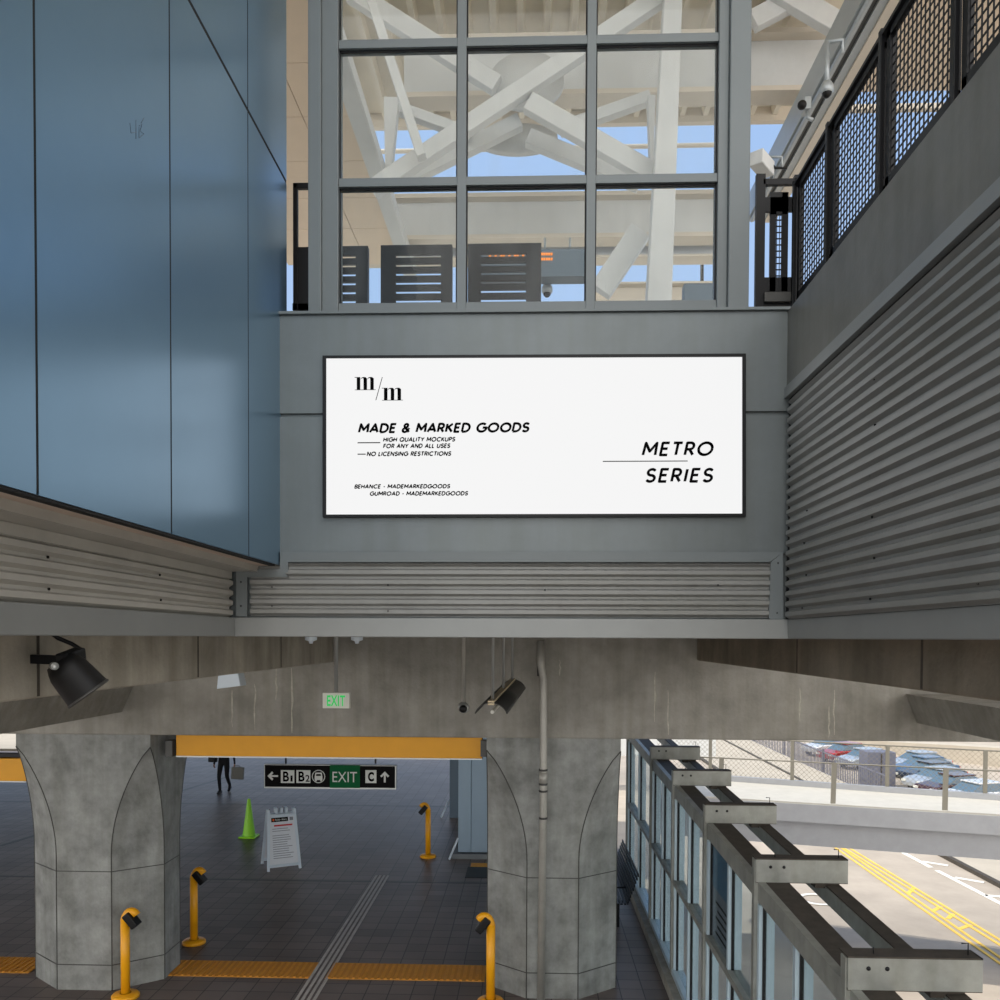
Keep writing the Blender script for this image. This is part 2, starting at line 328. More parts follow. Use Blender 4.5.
# -- billboard
bb = thing('billboard', 'wide backlit white advertising panel with black frame and italic lettering', 'billboard', aty(535, 516, YB))
q = lambda a, b, dy=0: aty(a, b, YB-.05+dy)
c = [q(322.5, 355.5), q(746, 353.5), q(746, 516.5), q(322.5, 517)]
ci = [q(326, 358), q(742.5, 356.5), q(742.5, 513.5), q(326, 514.5)]
mb = MB()
for i in range(4):
    mb.prism([c[i], c[(i+1) % 4], ci[(i+1) % 4], ci[i]], (0, .06, 0))
mb.build('frame', 'black', bb)
MB().prism([v+Vector((0, .012, 0)) for v in ci], (0, .03, 0)).build('lit_face', 'billboard', bb)
o0 = q(326, 514.5, .010)
uxb = (q(742.5, 513.5, .010)-o0)/416.5; uzb = (q(326, 358, .010)-o0)/156.5
def arc(cx, cy, rx, ry, a0, a1, n=14): return [(cx+rx*math.cos(math.radians(a0+(a1-a0)*i/n)), cy+ry*math.sin(math.radians(a0+(a1-a0)*i/n))) for i in range(n+1)]
GL = {  # geometric capitals, height 1: advance width and centre-line strokes
 'A': (.78, [[(.02, 0), (.39, 1), (.76, 0)], [(.14, .3), (.64, .3)]]),
 'B': (.58, [[(.06, 0), (.06, 1)], [(.06, 1), (.3, 1)]+arc(.3, .76, .22, .24, 90, -90)+[(.06, .52)], [(.06, .52), (.32, .52)]+arc(.32, .26, .24, .26, 90, -90)+[(.06, 0)]]),
 'C': (.84, [arc(.5, .5, .44, .5, 48, 312, 22)]),
 'D': (.76, [[(.06, 0), (.06, 1), (.28, 1)]+arc(.28, .5, .44, .5, 90, -90, 18)+[(.06, 0)]]),
 'E': (.54, [[(.52, 1), (.06, 1), (.06, 0), (.52, 0)], [(.06, .52), (.46, .52)]]),
 'F': (.52, [[(.52, 1), (.06, 1), (.06, 0)], [(.06, .5), (.46, .5)]]),
 'G': (.92, [arc(.5, .5, .44, .5, 48, 360, 24)+[(.56, .5)]]),
 'H': (.72, [[(.06, 0), (.06, 1)], [(.66, 0), (.66, 1)], [(.06, .52), (.66, .52)]]),
 'I': (.12, [[(.06, 0), (.06, 1)]]),
 'K': (.64, [[(.06, 0), (.06, 1)], [(.58, 1), (.08, .46)], [(.22, .6), (.62, 0)]]),
 'L': (.48, [[(.06, 1), (.06, 0), (.46, 0)]]),
 'M': (.90, [[(.04, 0), (.08, 1), (.45, .3), (.82, 1), (.86, 0)]]),
 'N': (.76, [[(.06, 0), (.06, 1), (.70, 0), (.70, 1)]]),
 'O': (1.0, [arc(.5, .5, .45, .5, 0, 360, 30)]),
 'P': (.56, [[(.06, 0), (.06, 1), (.3, 1)]+arc(.3, .73, .24, .27, 90, -90)+[(.06, .46)]]),
 'Q': (1.0, [arc(.5, .5, .45, .5, 0, 360, 30), [(.58, .3), (.9, -.06)]]),
 'R': (.60, [[(.06, 0), (.06, 1), (.3, 1)]+arc(.3, .73, .24, .27, 90, -90)+[(.06, .46)], [(.3, .46), (.58, 0)]]),
 'S': (.60, [arc(.31, .755, .24, .245, 30, 270, 16)+arc(.31, .255, .26, .255, 90, -150, 16)]),
 'T': (.60, [[(0, 1), (.6, 1)], [(.3, 1), (.3, 0)]]),
 'U': (.72, [[(.06, 1), (.06, .3)]+arc(.36, .3, .3, .3, 180, 360, 14)+[(.66, 1)]]),
 'Y': (.68, [[(.02, 1), (.34, .48), (.66, 1)], [(.34, .48), (.34, 0)]]),
 '&': (.72, [[(.70, .0), (.2, .62)]+arc(.32, .8, .17, .2, 215, -45, 14)+[(.16, .42)]+arc(.28, .24, .22, .24, 130, 320, 12)+[(.66, .5)]]),
 '-': (.34, [[(.04, .42), (.30, .42)]]), ' ': (.30, [])}
def strokes(s, w, gap):
    """centre lines -> list of quads and round joints in unit space"""
    x = 0; polys = []
    for ch_ in s:
        adv, st = GL[ch_]
        for ln in st:
            pts = [(x+a, b*(1-w)+w/2) for a, b in ln]
            for (a, b), (c_, d_) in zip(pts, pts[1:]):
                dx, dy = c_-a, d_-b; l = math.hypot(dx, dy) or 1; nx, ny = -dy/l*w/2, dx/l*w/2
                polys.append([(a+nx, b+ny), (a-nx, b-ny), (c_-nx, d_-ny), (c_+nx, d_+ny)])
            for (a, b) in pts[1:-1]: polys.append([(a+w/2*math.cos(k*math.pi/4), b+w/2*math.sin(k*math.pi/4)) for k in range(8)])
        x += adv+gap
    return polys, x-gap
def bt(s, x0, y0, x1, y1, w=.24, gap=.19, name='lettering', shear=.21):
    polys, wd = strokes(s, w, gap); hgt = y1-y0; tot = x1-x0-shear*hgt; mb = MB()
    for k, pl in enumerate(polys):
        mb.prism([o0+uxb*(x0-325.2+a/wd*tot+shear*b*hgt)+uzb*(514.5-y1+b*hgt) for a, b in pl], (0, -.0004-.000002*(k % 5), 0))
    return mb.build(name, 'ink', bb)
bt('MADE & MARKED GOODS', 358, 423.2, 530.5, 433.5, .23, .19, 'headline')
bt('HIGH QUALITY MOCKUPS', 383, 437.3, 456, 442.2)
bt('FOR ANY AND ALL USES', 383, 443.8, 451, 448.6)
bt('NO LICENSING RESTRICTIONS', 366.5, 451.6, 452, 456.4)
bt('BEHANCE - MADEMARKEDGOODS', 354, 484.3, 451, 488.8)
bt('GUMROAD - MADEMARKEDGOODS', 369.5, 491.4, 469, 496)
bt('METRO', 642, 443.2, 713.5, 457.8, .185, .25, 'headline')
bt('SERIES', 645, 469.2, 713.5, 484, .185, .27, 'headline')
def bq(x, y): return o0+uxb*(x-326)+uzb*(514.5-y)
def bpoly(pts): return MB().prism([bq(a, b) for a, b in pts], (0, -.0008, 0))
mb = MB()
for x0, x1, y, t in ((358, 381, 442.8, .5), (358, 366.3, 454.2, .5), (604, 688, 462.5, .45)):
    mb.prism([bq(x0, y-t), bq(x1, y-t), bq(x1, y+t), bq(x0, y+t)], (0, -.0008, 0))
mb.build('rule_lines', 'ink', bb)
def em(x, y, w, h):            # high-contrast serif m
    mb = MB(); P = lambda pts: mb.prism([bq(a, b) for a, b in pts], (0, -.0008, 0))
    st = w*.165; g0 = w*.10; gap = (w-2*g0-3*st)/2
    for k in range(3):
        x = x+0; xa = x+g0+k*(st+gap); P([(xa, y-h*(.97 if k == 0 else .86)), (xa+st, y-h*.9 if k else y-h), (xa+st, y), (xa, y)])
        P([(xa-g0*.9, y-.55), (xa+st+g0*.9, y-.55), (xa+st+g0*.9, y), (xa-g0*.9, y)])
        if k: 
            xp = xa-gap
            P([(xp-.1, y-h*.80), (xp+gap*.35, y-h*.95), (xp+gap*.8, y-h*1.0), (xa+st*.5, y-h*1.0), (xa+st*.85, y-h*.93), (xa+st, y-h*.8), (xa, y-h*.78), (xa-gap*.1, y-h*.93), (xp+gap*.45, y-h*.9)])
    P([(x, y-h), (x+g0+st, y-h), (x+g0+st, y-h+.6), (x, y-h+.6)])
    return mb
m1 = em(355, 390.3, 21.5, 13.0); m2 = em(382.5, 400.8, 21.5, 12.6); m1.add(m2.v, m2.f)
m1.prism([bq(382.6, 377.5), bq(383.3, 377.5), bq(376.8, 400.5), bq(376.1, 400.5)], (0, -.0008, 0))
m1.build('logo', 'ink', bb)

# -- glazed screen window_1 on the ledge
YW = 6.55
wn = thing('window_1', 'tall gridded window in blue-grey frames standing on the ledge above the billboard', 'window', aty(530, 312, YW)); wn['kind'] = 'structure'
zt = 9.6
def xw(px, py=200): return aty(px, py, YW).x
def zw(py, px=530): return aty(px, py, YW).z
zs = [zw(308), zw(183), zw(44.5), zw(44.5)+(zw(44.5)-zw(183)), zt]
B((aty(308, 200, YW-.1).x, YW-.10, zT+.02), (xw(324), YW+.12, zt)).build('frame_post', 'frame', wn, bevel=.005)
B((xw(324), YW-.07, zT+.02), (xw(340), YW+.10, zt)).build('frame_post', 'frame', wn, bevel=.005)
B((xw(716), YW-.06, zT+.02), (xw(726), YW+.10, zt)).build('frame_post', 'frame', wn, bevel=.005)
B((xw(726), YW-.10, zT+.02), (aty(750, 200, YW-.1).x, YW+.12, zt)).build('frame_post', 'frame', wn, bevel=.008)
for a in (462, 590.5):
    B((xw(a-4.5), YW-.05, zT+.02), (xw(a+4.5), YW+.06, zt)).build('mullion', 'frame', wn, bevel=.003)
for i, z in enumerate(zs[:4]):
    B((xw(340)-.001, YW-.045, z-.032 if i else zT+.02), (xw(716)+.001, YW+.05, z+.032)).build('transom', 'frame', wn, bevel=.003)
xs = [xw(340), xw(457.5), xw(466.5), xw(586), xw(595), xw(716)]
for i in range(4):
    for k in range(3):
        B((xs[2*k]+.002, YW-.004, zs[i]+.034), (xs[2*k+1]-.002, YW+.004, zs[i+1]-.034)).build('glass_pane', 'glass', wn)
        gk = MB(); a0, a1, b0, b1 = xs[2*k], xs[2*k+1], zs[i]+.033, zs[i+1]-.033
        gk.box((a0, YW-.02, b1-.014), (a1, YW-.006, b1)); gk.box((a0, YW-.02, b0), (a0+.01, YW-.006, b1)); gk.box((a1-.01, YW-.02, b0), (a1, YW-.006, b1))
        gk.build('gasket', 'black', wn)

# -- right mesh railing along the parapet
XM = 2.03
rl = thing('mesh_railing', 'black steel railing with woven mesh panels on the right parapet', 'railing', (XM, 4, zT))
ztr = atx(803, 178, XM).z+.02
py = [atx(v, 150, XM).y for v in (798, 831, 884, 958)]
st = py[2]-py[3]; py += [py[3]-st, py[3]-2*st, py[3]-3*st]
for i, y in enumerate(py):
    B((XM-.035, y-.02, zT-.12), (XM-.01, y+.02, ztr+.03)).build('post', 'black', rl, bevel=.003)
    B((XM+.0, y-.045, zT-.02), (XM+.035, y-.025, ztr-.01)).build('post', 'black', rl)
for i in range(len(py)-1):
    y1, y0 = py[i]-.046, py[i+1]+.022
    f = MB(); zb0, zt0 = zT+.155, ztr-.02
    f.box((XM-.012, y0, zb0), (XM+.02, y1, zb0+.055)); f.box((XM-.012, y0, zt0-.04), (XM+.02, y1, zt0)); f.box((XM-.012, y0, zb0), (XM+.02, y0+.05, zt0)); f.box((XM-.012, y1-.05, zb0), (XM+.02, y1, zt0))
    f.build('panel_frame', 'black', rl)
    ms = MB(); n = int((y1-y0)/.048)
    for k in range(1, n): yy = y0+(y1-y0)*k/n; ms.box((XM+.000, yy-.004, zb0), (XM+.006, yy+.004, zt0))
    n = int((zt0-zb0)/.05)
    for k in range(1, n): zz = zb0+(zt0-zb0)*k/n; ms.box((XM+.004, y0, zz-.004), (XM+.01, y1, zz+.004))
    ms.build('woven_mesh', 'black', rl)
B((XM-.03, py[-1], ztr-.01), (XM+.03, py[0]+.02, ztr+.012)).build('top_rail', 'black', rl)
# -- corner gate beside the window, right
gt = thing('corner_gate', 'narrow black gate between the window frame and the mesh railing', 'gate', aty(776, 308, 6.75))
yg = 6.75
for a0, b0, a1, b1 in ((756, 175, 763.5, 309), (763, 180, 800, 185), (794, 176, 799, 300)):
    p, q2 = aty(a0, b0, yg), aty(a1, b1, yg); B((p.x, yg-.02, p.z), (q2.x, yg+.02, q2.z)).build('post' if a1-a0 < 12 else 'rail', 'black', gt)
mb = MB()
for a0, b0, a1, b1 in ((765, 198, 797, 212), (770, 193, 787, 215), (770, 212, 775, 292), (782, 193, 787, 292), (764, 278, 797, 292), (764, 292, 794, 306), (796, 198, 799, 292)):
    p, q2 = aty(a0, b0, yg), aty(a1, b1, yg); mb.box((p.x, yg-.012, p.z), (q2.x, yg+.012, q2.z))
mb.build('gate_frame', 'black', gt)
mb = MB()
for k in range(13):
    z = aty(776, 214+k*6.2, yg).z; mb.box((aty(774, 200, yg).x, yg-.004, z-.004), (aty(783, 200, yg).x, yg+.004, z+.004))
for a in (777, 780): x = aty(a, 200, yg).x; mb.box((x-.002, yg-.004, aty(776, 290, yg).z), (x+.002, yg+.004, aty(776, 200, yg).z))
mb.build('woven_mesh', 'black', gt)
p, q2 = aty(764, 293, yg-.03), aty(792, 302, yg-.03); B((p.x, yg-.05, p.z), (q2.x, yg-.02, q2.z)).build('latch_box', 'lampmetal', gt)
# -- black rail frame left of window
lf = thing('rail_frame', 'black railing end frame between the blue wall and the window frame', 'railing', aty(300, 311, 6.9))
mb = MB()
for a0, b0, a1, b1 in ((293.5, 184, 298, 311), (293.5, 184, 318, 189), (293, 304, 318, 311), (298, 248, 318, 311)):
    p, q2 = aty(a0, b0, 6.9), aty(a1, b1, 6.9); mb.box((p.x, 6.88, p.z), (q2.x, 6.92, q2.z))
mb.build('end_frame', 'black', lf, bevel=.004)
# -- black louvred barriers behind the window
labs = ['black slotted barrier at far left behind the window, mostly cut by the frame', 'black slotted barrier in the middle of the window, left of the central mullion', 'black slotted barrier right of the central mullion behind the window']
for i, (a0, a1, b0, s0, s1) in enumerate(((330, 368, 247, 330, 356), (381, 452, 246, 396, 441), (468, 541, 244.5, 481, 526))):
    yy = 7.7; p = aty(a0, b0, yy); q2 = aty(a1, 306, yy)
    br = thing('slotted_barrier', labs[i], 'barrier', ((p.x+q2.x)/2, yy, zT), 'black slotted barriers behind the window')
    zz = [aty(480, v, yy).z for v in (256, 265, 274, 283, 292, 301)]; xa, xb = aty(s0, 280, yy).x, aty(s1, 280, yy).x
    mb = MB(); mb.box((p.x, yy-.015, zT), (xa, yy+.015, p.z)); mb.box((xb, yy-.015, zT), (q2.x, yy+.015, p.z))
    ed = [p.z]+zz
    for k in range(len(zz)): mb.box((xa, yy-.015, zz[k]+.013), (xb, yy+.015, (p.z if k == 0 else zz[k-1]-.013)))
    mb.box((xa, yy-.015, zT), (xb, yy+.015, zz[-1]-.013))
    mb.build('slotted_panel', 'black', br)
    B((p.x-.0, yy+.016, zT), (p.x+.05, yy+.06, p.z)).build('upright', 'black', br); B((q2.x-.05, yy+.016, zT), (q2.x, yy+.06, p.z)).build('upright', 'black', br)
# platform floor slab behind and to the sides
fl = MB(); fl.box((-14, YB+.46, zT-.35), (5, 14, zT-.005)); fl.box((-14, 14, zT-.35), (3, 15, zT-.005)); fl.box((-14, -2, zT-.35), (-2.52, YB+.455, zT-.01)); fl.box((2.16, -2, zT-.35), (5, YB+.455, zT-.01))
struct(fl.build('platform_slab', 'platf'), 'concrete platform slab of the upper level behind the window', 'floor')

# -- canopy steelwork
ZR = 7.8+H
cs = thing('canopy_roof', 'ribbed beige metal roof decking over the upper platform', 'roof', (0, 9, ZR)); cs['kind'] = 'structure'
mb = MB(); mb.box((-14, 2.2, ZR+.08), (3.9, 12.95, ZR+.14)); mb.build('roof_sheet', 'deckbeige', cs)
mb = MB(); x = -6.0
while x < 3.8:
    mb.prism([(x, 8, ZR+.085), (x+.03, 8, ZR-.04), (x+.10, 8, ZR-.04), (x+.13, 8, ZR+.085)], (0, 4.9, 0)); x += .34
mb.build('deck_rib', 'deckbeige', cs)['kind'] = 'stuff'
B((-14, 12.9, ZR-.12), (3.9, 13.0, ZR+.14)).build('eave_fascia', 'beige', cs)
MB().tube([(-8, 13.4, aty(780, 147, 13.4).z), (3.3, 13.4, aty(780, 147, 13.4).z+.05)], .035, 8).build('eave_rod', 'beige', cs)
def girder(px0, px1, ytop, ybot, Y, label, mname='white', dep=.3, fl=.06):
    a, b = aty(px0, ytop, Y), aty(px1, ybot, Y)
    g = thing('steel_girder', label, 'beam', ((a.x+b.x)/2, Y, b.z))
    B((a.x, Y, b.z), (b.x, Y+.06, a.z)).build('web', mname, g)
    B((a.x, Y-dep/2, b.z-fl), (b.x, Y+dep/2, b.z)).build('bottom_flange', 'beige', g); B((a.x, Y-dep/2, a.z), (b.x, Y+dep/2, a.z+fl)).build('top_flange', 'beige', g)
    return g
girder(404, 826, 48, 92, 11.0, 'deep pale girder crossing just below the roof decking')
girder(338, 745, 204, 236, 12.5, 'pale girder crossing behind the lowest row of window panes')
girder(338, 720, 249, 258, 12.9, 'thin pale rail beam below the lower girder behind the window', fl=.03)
girder(595, 720, 288, 301, 13.4, 'low beige beam at bottom right of the window, behind the lamp pole', 'beige', fl=.03)
def member(pa, pb, wpx, Y, label, m='white', name='steel_brace', dep=.14, w2=None):
    a, b = aty(pa[0], pa[1], Y), aty(pb[0], pb[1], Y); w = wpx/F*Y
    mb = MB(); d = (b-a).normalized(); mb.beam(a, b, w, dep, up=(0, 1, 0), w2=(w2/F*Y if w2 else None))
    return tag(mb.build(name, m, bevel=.01), label, 'beam')
def p3(px, py, Y): return aty(px, py, Y)
member((675, -60), (658, 305), 16, 9.6, 'leaning pale steel column at right behind the window', name='steel_column', dep=.2, w2=24)
member((372, 190), (690, -22), 16, 9.8, 'long diagonal brace rising from lower left to upper right')
member((350, -8), (497, 86), 17, 10.05, 'diagonal brace coming down from upper left to the round joint')
member((528, 103), (655, 176), 18, 9.85, 'diagonal brace going from the round joint down to the right column')
member((400, 182), (520, 122), 14, 10.6, 'lower far brace rising to the joint from the left')
member((640, 184), (528, 138), 15, 10.6, 'lower far brace falling from the joint to the right')
member((560, 130), (650, 98), 11, 10.4, 'short brace rising right from the joint behind the lower pane')
member((396, 108), (470, 135), 10, 10.4, 'short brace falling from the left post toward the joint')
member((651, 98), (651, 172), 8, 10.2, 'narrow tapering hanger beside the right leaning column', w2=3)
member((392, 100), (389, 175), 15, 10.2, 'narrow tapering hanger behind the left window pane', w2=6)
member((368, -10), (422, 158), 9, 9.5, 'slim white tube brace leaning down through the left panes')
member((600, 292), (640, 232), 22, 10.0, 'stub brace meeting the leaning column at its foot, right pane')
member((760, -20), (838, 26), 20, 10.4, 'flat brace crossing under the roof right of the window, falling right')
member((835, -22), (752, 22), 18, 10.5, 'flat brace crossing under the roof right of the window, rising right')
tag(MB().lathe([(1e-4, -.05), (.44, -.05), (.44, .05), (1e-4, .05)], aty(527, 82, 10.3), 32, (0, -1, 0), sx=1, sy=.75).build('joint_plate', 'white'), 'round gusset plate at the crossing of the braces', 'plate')
tag(MB().lathe([(1e-4, -.05), (.5, -.05), (.5, .05), (1e-4, .05)], aty(518, 140, 10.9), 32, (0, -1, .2), sx=1, sy=.4).build('joint_plate', 'white'), 'lower squat gusset plate under the round one', 'plate')
# left soffit + longitudinal beam
ZS = H+5.5
so = thing('soffit_ceiling', 'beige panelled soffit seen left of and through the left window panes', 'ceiling', (-3, 9, ZS)); so['kind'] = 'structure'
xj = (-5.2, -2.43, -1.93); yj = [5.2, 5.7, 6.55, 7.38, 8.2, 9.04, 9.88, 10.7, 11.5, 12.6]
xj = (-3.6, -2.43, -1.93)
for i in range(2):
    for k in range(len(yj)-1):
        B((xj[i]+.004, yj[k]+.004, ZS), (xj[i+1]-.004, yj[k+1]-.004, ZS+.04)).build('soffit_panel', 'soffit', so)
B((-3.6, 5.2, ZS+.04), (-1.93, 12.6, ZS+.08)).build('backing', 'dark', so)
lb = thing('longitudinal_beam', 'pale box beam running away beside the left soffit', 'beam', (-1.8, 9, ZS-.1))
B((-1.93, 7.6, ZS-.04), (-1.74, 12.9, ZS+.10)).build('box_beam', 'white', lb)
# right longitudinal gutter beam
rb = thing('gutter_beam', 'silver gutter beam with beige fascia running along the roof edge at top right', 'beam', (3.3, 8, H+6.2))
zg = H+6.2
B((3.19, 3.2, zg), (3.30, 12.9, zg+.35)).build('gutter_beam_web', 'silver', rb); B((3.30, 3.2, zg+.03), (3.36, 12.9, zg+.3)).build('recess', 'lampmetal', rb)
B((3.36, 3.2, zg), (3.45, 12.9, zg+.35)).build('gutter', 'silver', rb); B((3.45, 3.2, zg-.02), (3.60, 12.9, zg+.4)).build('beige_fascia', 'beige', rb)
MB().tube([(3.24, 3.3, zg-.03), (3.24, 12.8, zg-.03)], .03, 8).build('conduit', 'silver', rb)
struct(B((3.62, 2, H+8.1), (16, 12.95, H+8.2)).build('soffit_panel', 'soffit'), 'beige underside of the neighbouring canopy seen through the mesh railing', 'ceiling')
struct(B((3.62, 13.2, H+8.0), (16, 13.3, H+8.08)).build('trim_6', 'beige'), 'thin beige bar under the neighbouring canopy edge', 'trim')
# cameras
def dome(pt, pw, Y, label, q_=.6):
    a, b = aty(*pt, Y), aty(*pw, Y)
    t = thing('dome_camera', label, 'camera', a)
    MB().tube([a, b], .035*q_, 12).build('drop_pole', 'silver', t)
    MB().lathe([(x_*q_, z_*q_) for x_, z_ in ((1e-4, .10), (.06, .09), (.10, .02), (.10, -.05), (.075, -.08))], b, 20).build('housing', 'silver', t)
    MB().lathe([(x_*q_, z_*q_) for x_, z_ in ((.072, -.07), (.065, -.11), (.03, -.145), (1e-4, -.15))], b, 16).build('lens_dome', 'blackplastic', t)
    return t
t = dome((827, 42), (827, 88), 8.0, 'white dome camera hanging on a pole at top right')
a = aty(827, 42, 8.0); MB().tube([a, aty(843, 40, 8.0), aty(842, 54, 8.0)], .018, 10).build('bracket', 'silver', t)
t = thing('dome_camera', 'small round camera on a bracket under the gutter, below the hanging dome', 'camera', aty(806, 108, 8.8))
MB().sphere(aty(802, 105, 8.7), .045).build('lens_dome', 'blackplastic', t); p = aty(806, 105, 8.8)
B(p-Vector((.03, .05, .06)), p+Vector((.04, .1, .06))).build('housing', 'silver', t, bevel=.01)
MB().tube([aty(807, 112, 8.8), aty(808, 118, 8.8), aty(813, 120, 8.8)], .02, 8).build('bracket', 'silver', t)
t = thing('security_camera', 'beige boxy camera beside the top of the black gate', 'camera', aty(762, 164, 8.0))
MB().beam(aty(756, 157, 7.8), aty(768, 171, 8.0), .13, .13).build('housing', 'white', t, bevel=.01)
MB().tube([aty(768, 160, 7.95), aty(775, 168, 7.95), aty(787, 168, 7.95)], .012, 8).build('cable', 'black', t)
MB().tube([aty(766, 157, 7.95), aty(782, 157, 7.95), aty(782, 168, 7.95)], .012, 8).build('bracket', 'silver', t)
# display board behind the window and small hanging camera
t = thing('departure_board', 'dark hanging departure board with amber digits behind the window', 'display', aty(563, 275, 9.0))
p, q2 = aty(478, 250, 9.0), aty(590, 276, 9.0); B((p.x, 9.0, q2.z), (q2.x, 9.2, p.z)).build('casing', 'kiosk_d', t)
for a in (545, 570): MB().tube([aty(a, 250, 9.1), aty(a, 238, 9.1)], .012, 6).build('hanger', 'silver', t)
mb = MB()
for k in range(11): c0 = aty(490+k*4.6+(k % 3), 256, 8.99); mb.box(c0-Vector((.010, .003, .012)), c0+Vector((.010, .003, .012)))
for r in range(2):
    for k in range(5):
        c0 = aty(542+k*2.4, 254+r*5, 8.99); mb.box(c0-Vector((.008, .003, .012)), c0+Vector((.008, .003, .012)))
mb.build('amber_digit', 'amber', t)
dome((547, 282), (547, 289), 9.3, 'small camera under the departure board behind the window')
t = thing('lamp_pole', 'thin street lamp pole with double head seen through the right pane', 'lamp', aty(702, 305, 14.5))
MB().tube([aty(702, 330, 14.5), aty(702, 222, 14.5)], .03, 8).build('pole', 'lampmetal', t)
for s in (-1, 1): B(aty(702+s*3-3, 219, 14.4), aty(702+s*3+3, 223, 14.6)).build('lamp_head', 'lampmetal', t)
t = thing('notice_box', 'blue-grey notice box low in the right window pane', 'box', aty(698, 305, 8.2))
p, q2 = aty(684, 283, 8.2), aty(713, 303, 8.2); B((p.x, 8.2, zT), (q2.x, 8.32, p.z)).build('casing', 'kiosk_d', t, bevel=.01)

# ================================================================== LOWER LEVEL
fm = B((-40, -3, -.3), (1.95, 33, 0)); struct(fm.build('floor', 'tile'), 'dark brown-grey tiled concourse floor', 'floor')
YF = 10.73
# cross beam
zcb = aty(550, 738.5, YF).z
mb = B((-16, YF, zcb), (9.5, YF+1.4, H+1.9)); cbm = mb.build('cross_beam', 'concrete', bevel=.02); tag(cbm, 'deep concrete cross beam spanning over both columns', 'beam')
# girders
pL = aty(333, 662, YF-.01)
mb = MB().box((pL.x-.7, -2, pL.z), (pL.x, YF-.01, H+1.59)); tag(mb.build('concrete_girder', 'concrete_lit', bevel=.015), 'concrete girder at left running under the ribbed wall with rust stains', 'beam')  # lighter lit look of the left girder is put into its concrete colour
pR = aty(697, 660.5, YF-.01)
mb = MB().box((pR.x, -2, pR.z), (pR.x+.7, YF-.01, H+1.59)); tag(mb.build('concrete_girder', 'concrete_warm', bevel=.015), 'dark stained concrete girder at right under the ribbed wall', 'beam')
pL = aty(122, 712, YF-.01); mb = MB().prism([(pL.x, YF-.01, pL.z), (pL.x+.16, YF-.01, pL.z+.36), (pL.x-.9, YF-.01, pL.z+.36), (pL.x-.9, YF-.01, pL.z)], (0, -13, 0))
tag(mb.build('concrete_girder', 'concrete'), 'lower concrete girder at far left below the stained one', 'beam')
pR = aty(917, 723, YF-.01); mb = MB().prism([(pR.x, YF-.01, pR.z), (pR.x-.14, YF-.01, pR.z+.36), (pR.x+.9, YF-.01, pR.z+.36), (pR.x+.9, YF-.01, pR.z)], (0, -13, 0))
tag(mb.build('concrete_girder', 'concrete'), 'lower concrete girder at far right below the dark one', 'beam')
def vjoint(o, px, X):
    p = atx(px, 660, X); zb_ = min(v.co.z for v in o.data.vertices)+o.location.z
    sgn = -1 if X > 0 else 1
    B((X+sgn*.002, p.y-.012, zb_+.01), (X-sgn*.004, p.y+.012, H+.3)).build('formwork_joint', 'rust', o)
gs = [o for o in COL.objects if o.name.startswith('concrete_girder')]
XgL = aty(333, 662, YF-.01).x; XgR = aty(697, 660.5, YF-.01).x
for px in (38, 198, 281): vjoint(gs[0], px, XgL)
for px in (797, 922): vjoint(gs[1], px, XgR)
random.seed(11)
for px, y0_, y1_ in ((232, 690, 727), (255, 684, 730), (276, 664, 700), (292, 668, 733), (655, 672, 722), (668, 690, 735), (800, 688, 722), (829, 706, 738), (834, 690, 735), (560, 660, 676)):
    L_ = []; R_ = []
    for k in range(7):
        f = k/6; yy = y0_+(y1_-y0_)*f; w_ = .9*math.sin(math.pi*(.1+.8*f))*random.uniform(.5, 1.2); x_ = px+random.uniform(-.7, .7)
        L_.append(aty(x_-w_, yy, YF-.0015)); R_.append(aty(x_+w_, yy, YF-.0015))
    MB().prism(L_+R_[::-1], (0, .003, 0)).build('mineral_streak', 'drip', cbm)
struct(MB().box((-30, YF+1.41, H-.3), (1.7, 29, H)).box((-30, 29.001, H-.3), (-4.7, 32.4, H)).build('ceiling', 'slabc'), 'concrete ceiling over the concourse beyond the cross beam', 'ceiling')
struct(B((-16, 6.72, H+1.6), (5, YF-.01, H+1.9)).build('ceiling_slab', 'slabc'), 'concrete slab between the billboard wall and the cross beam', 'ceiling')
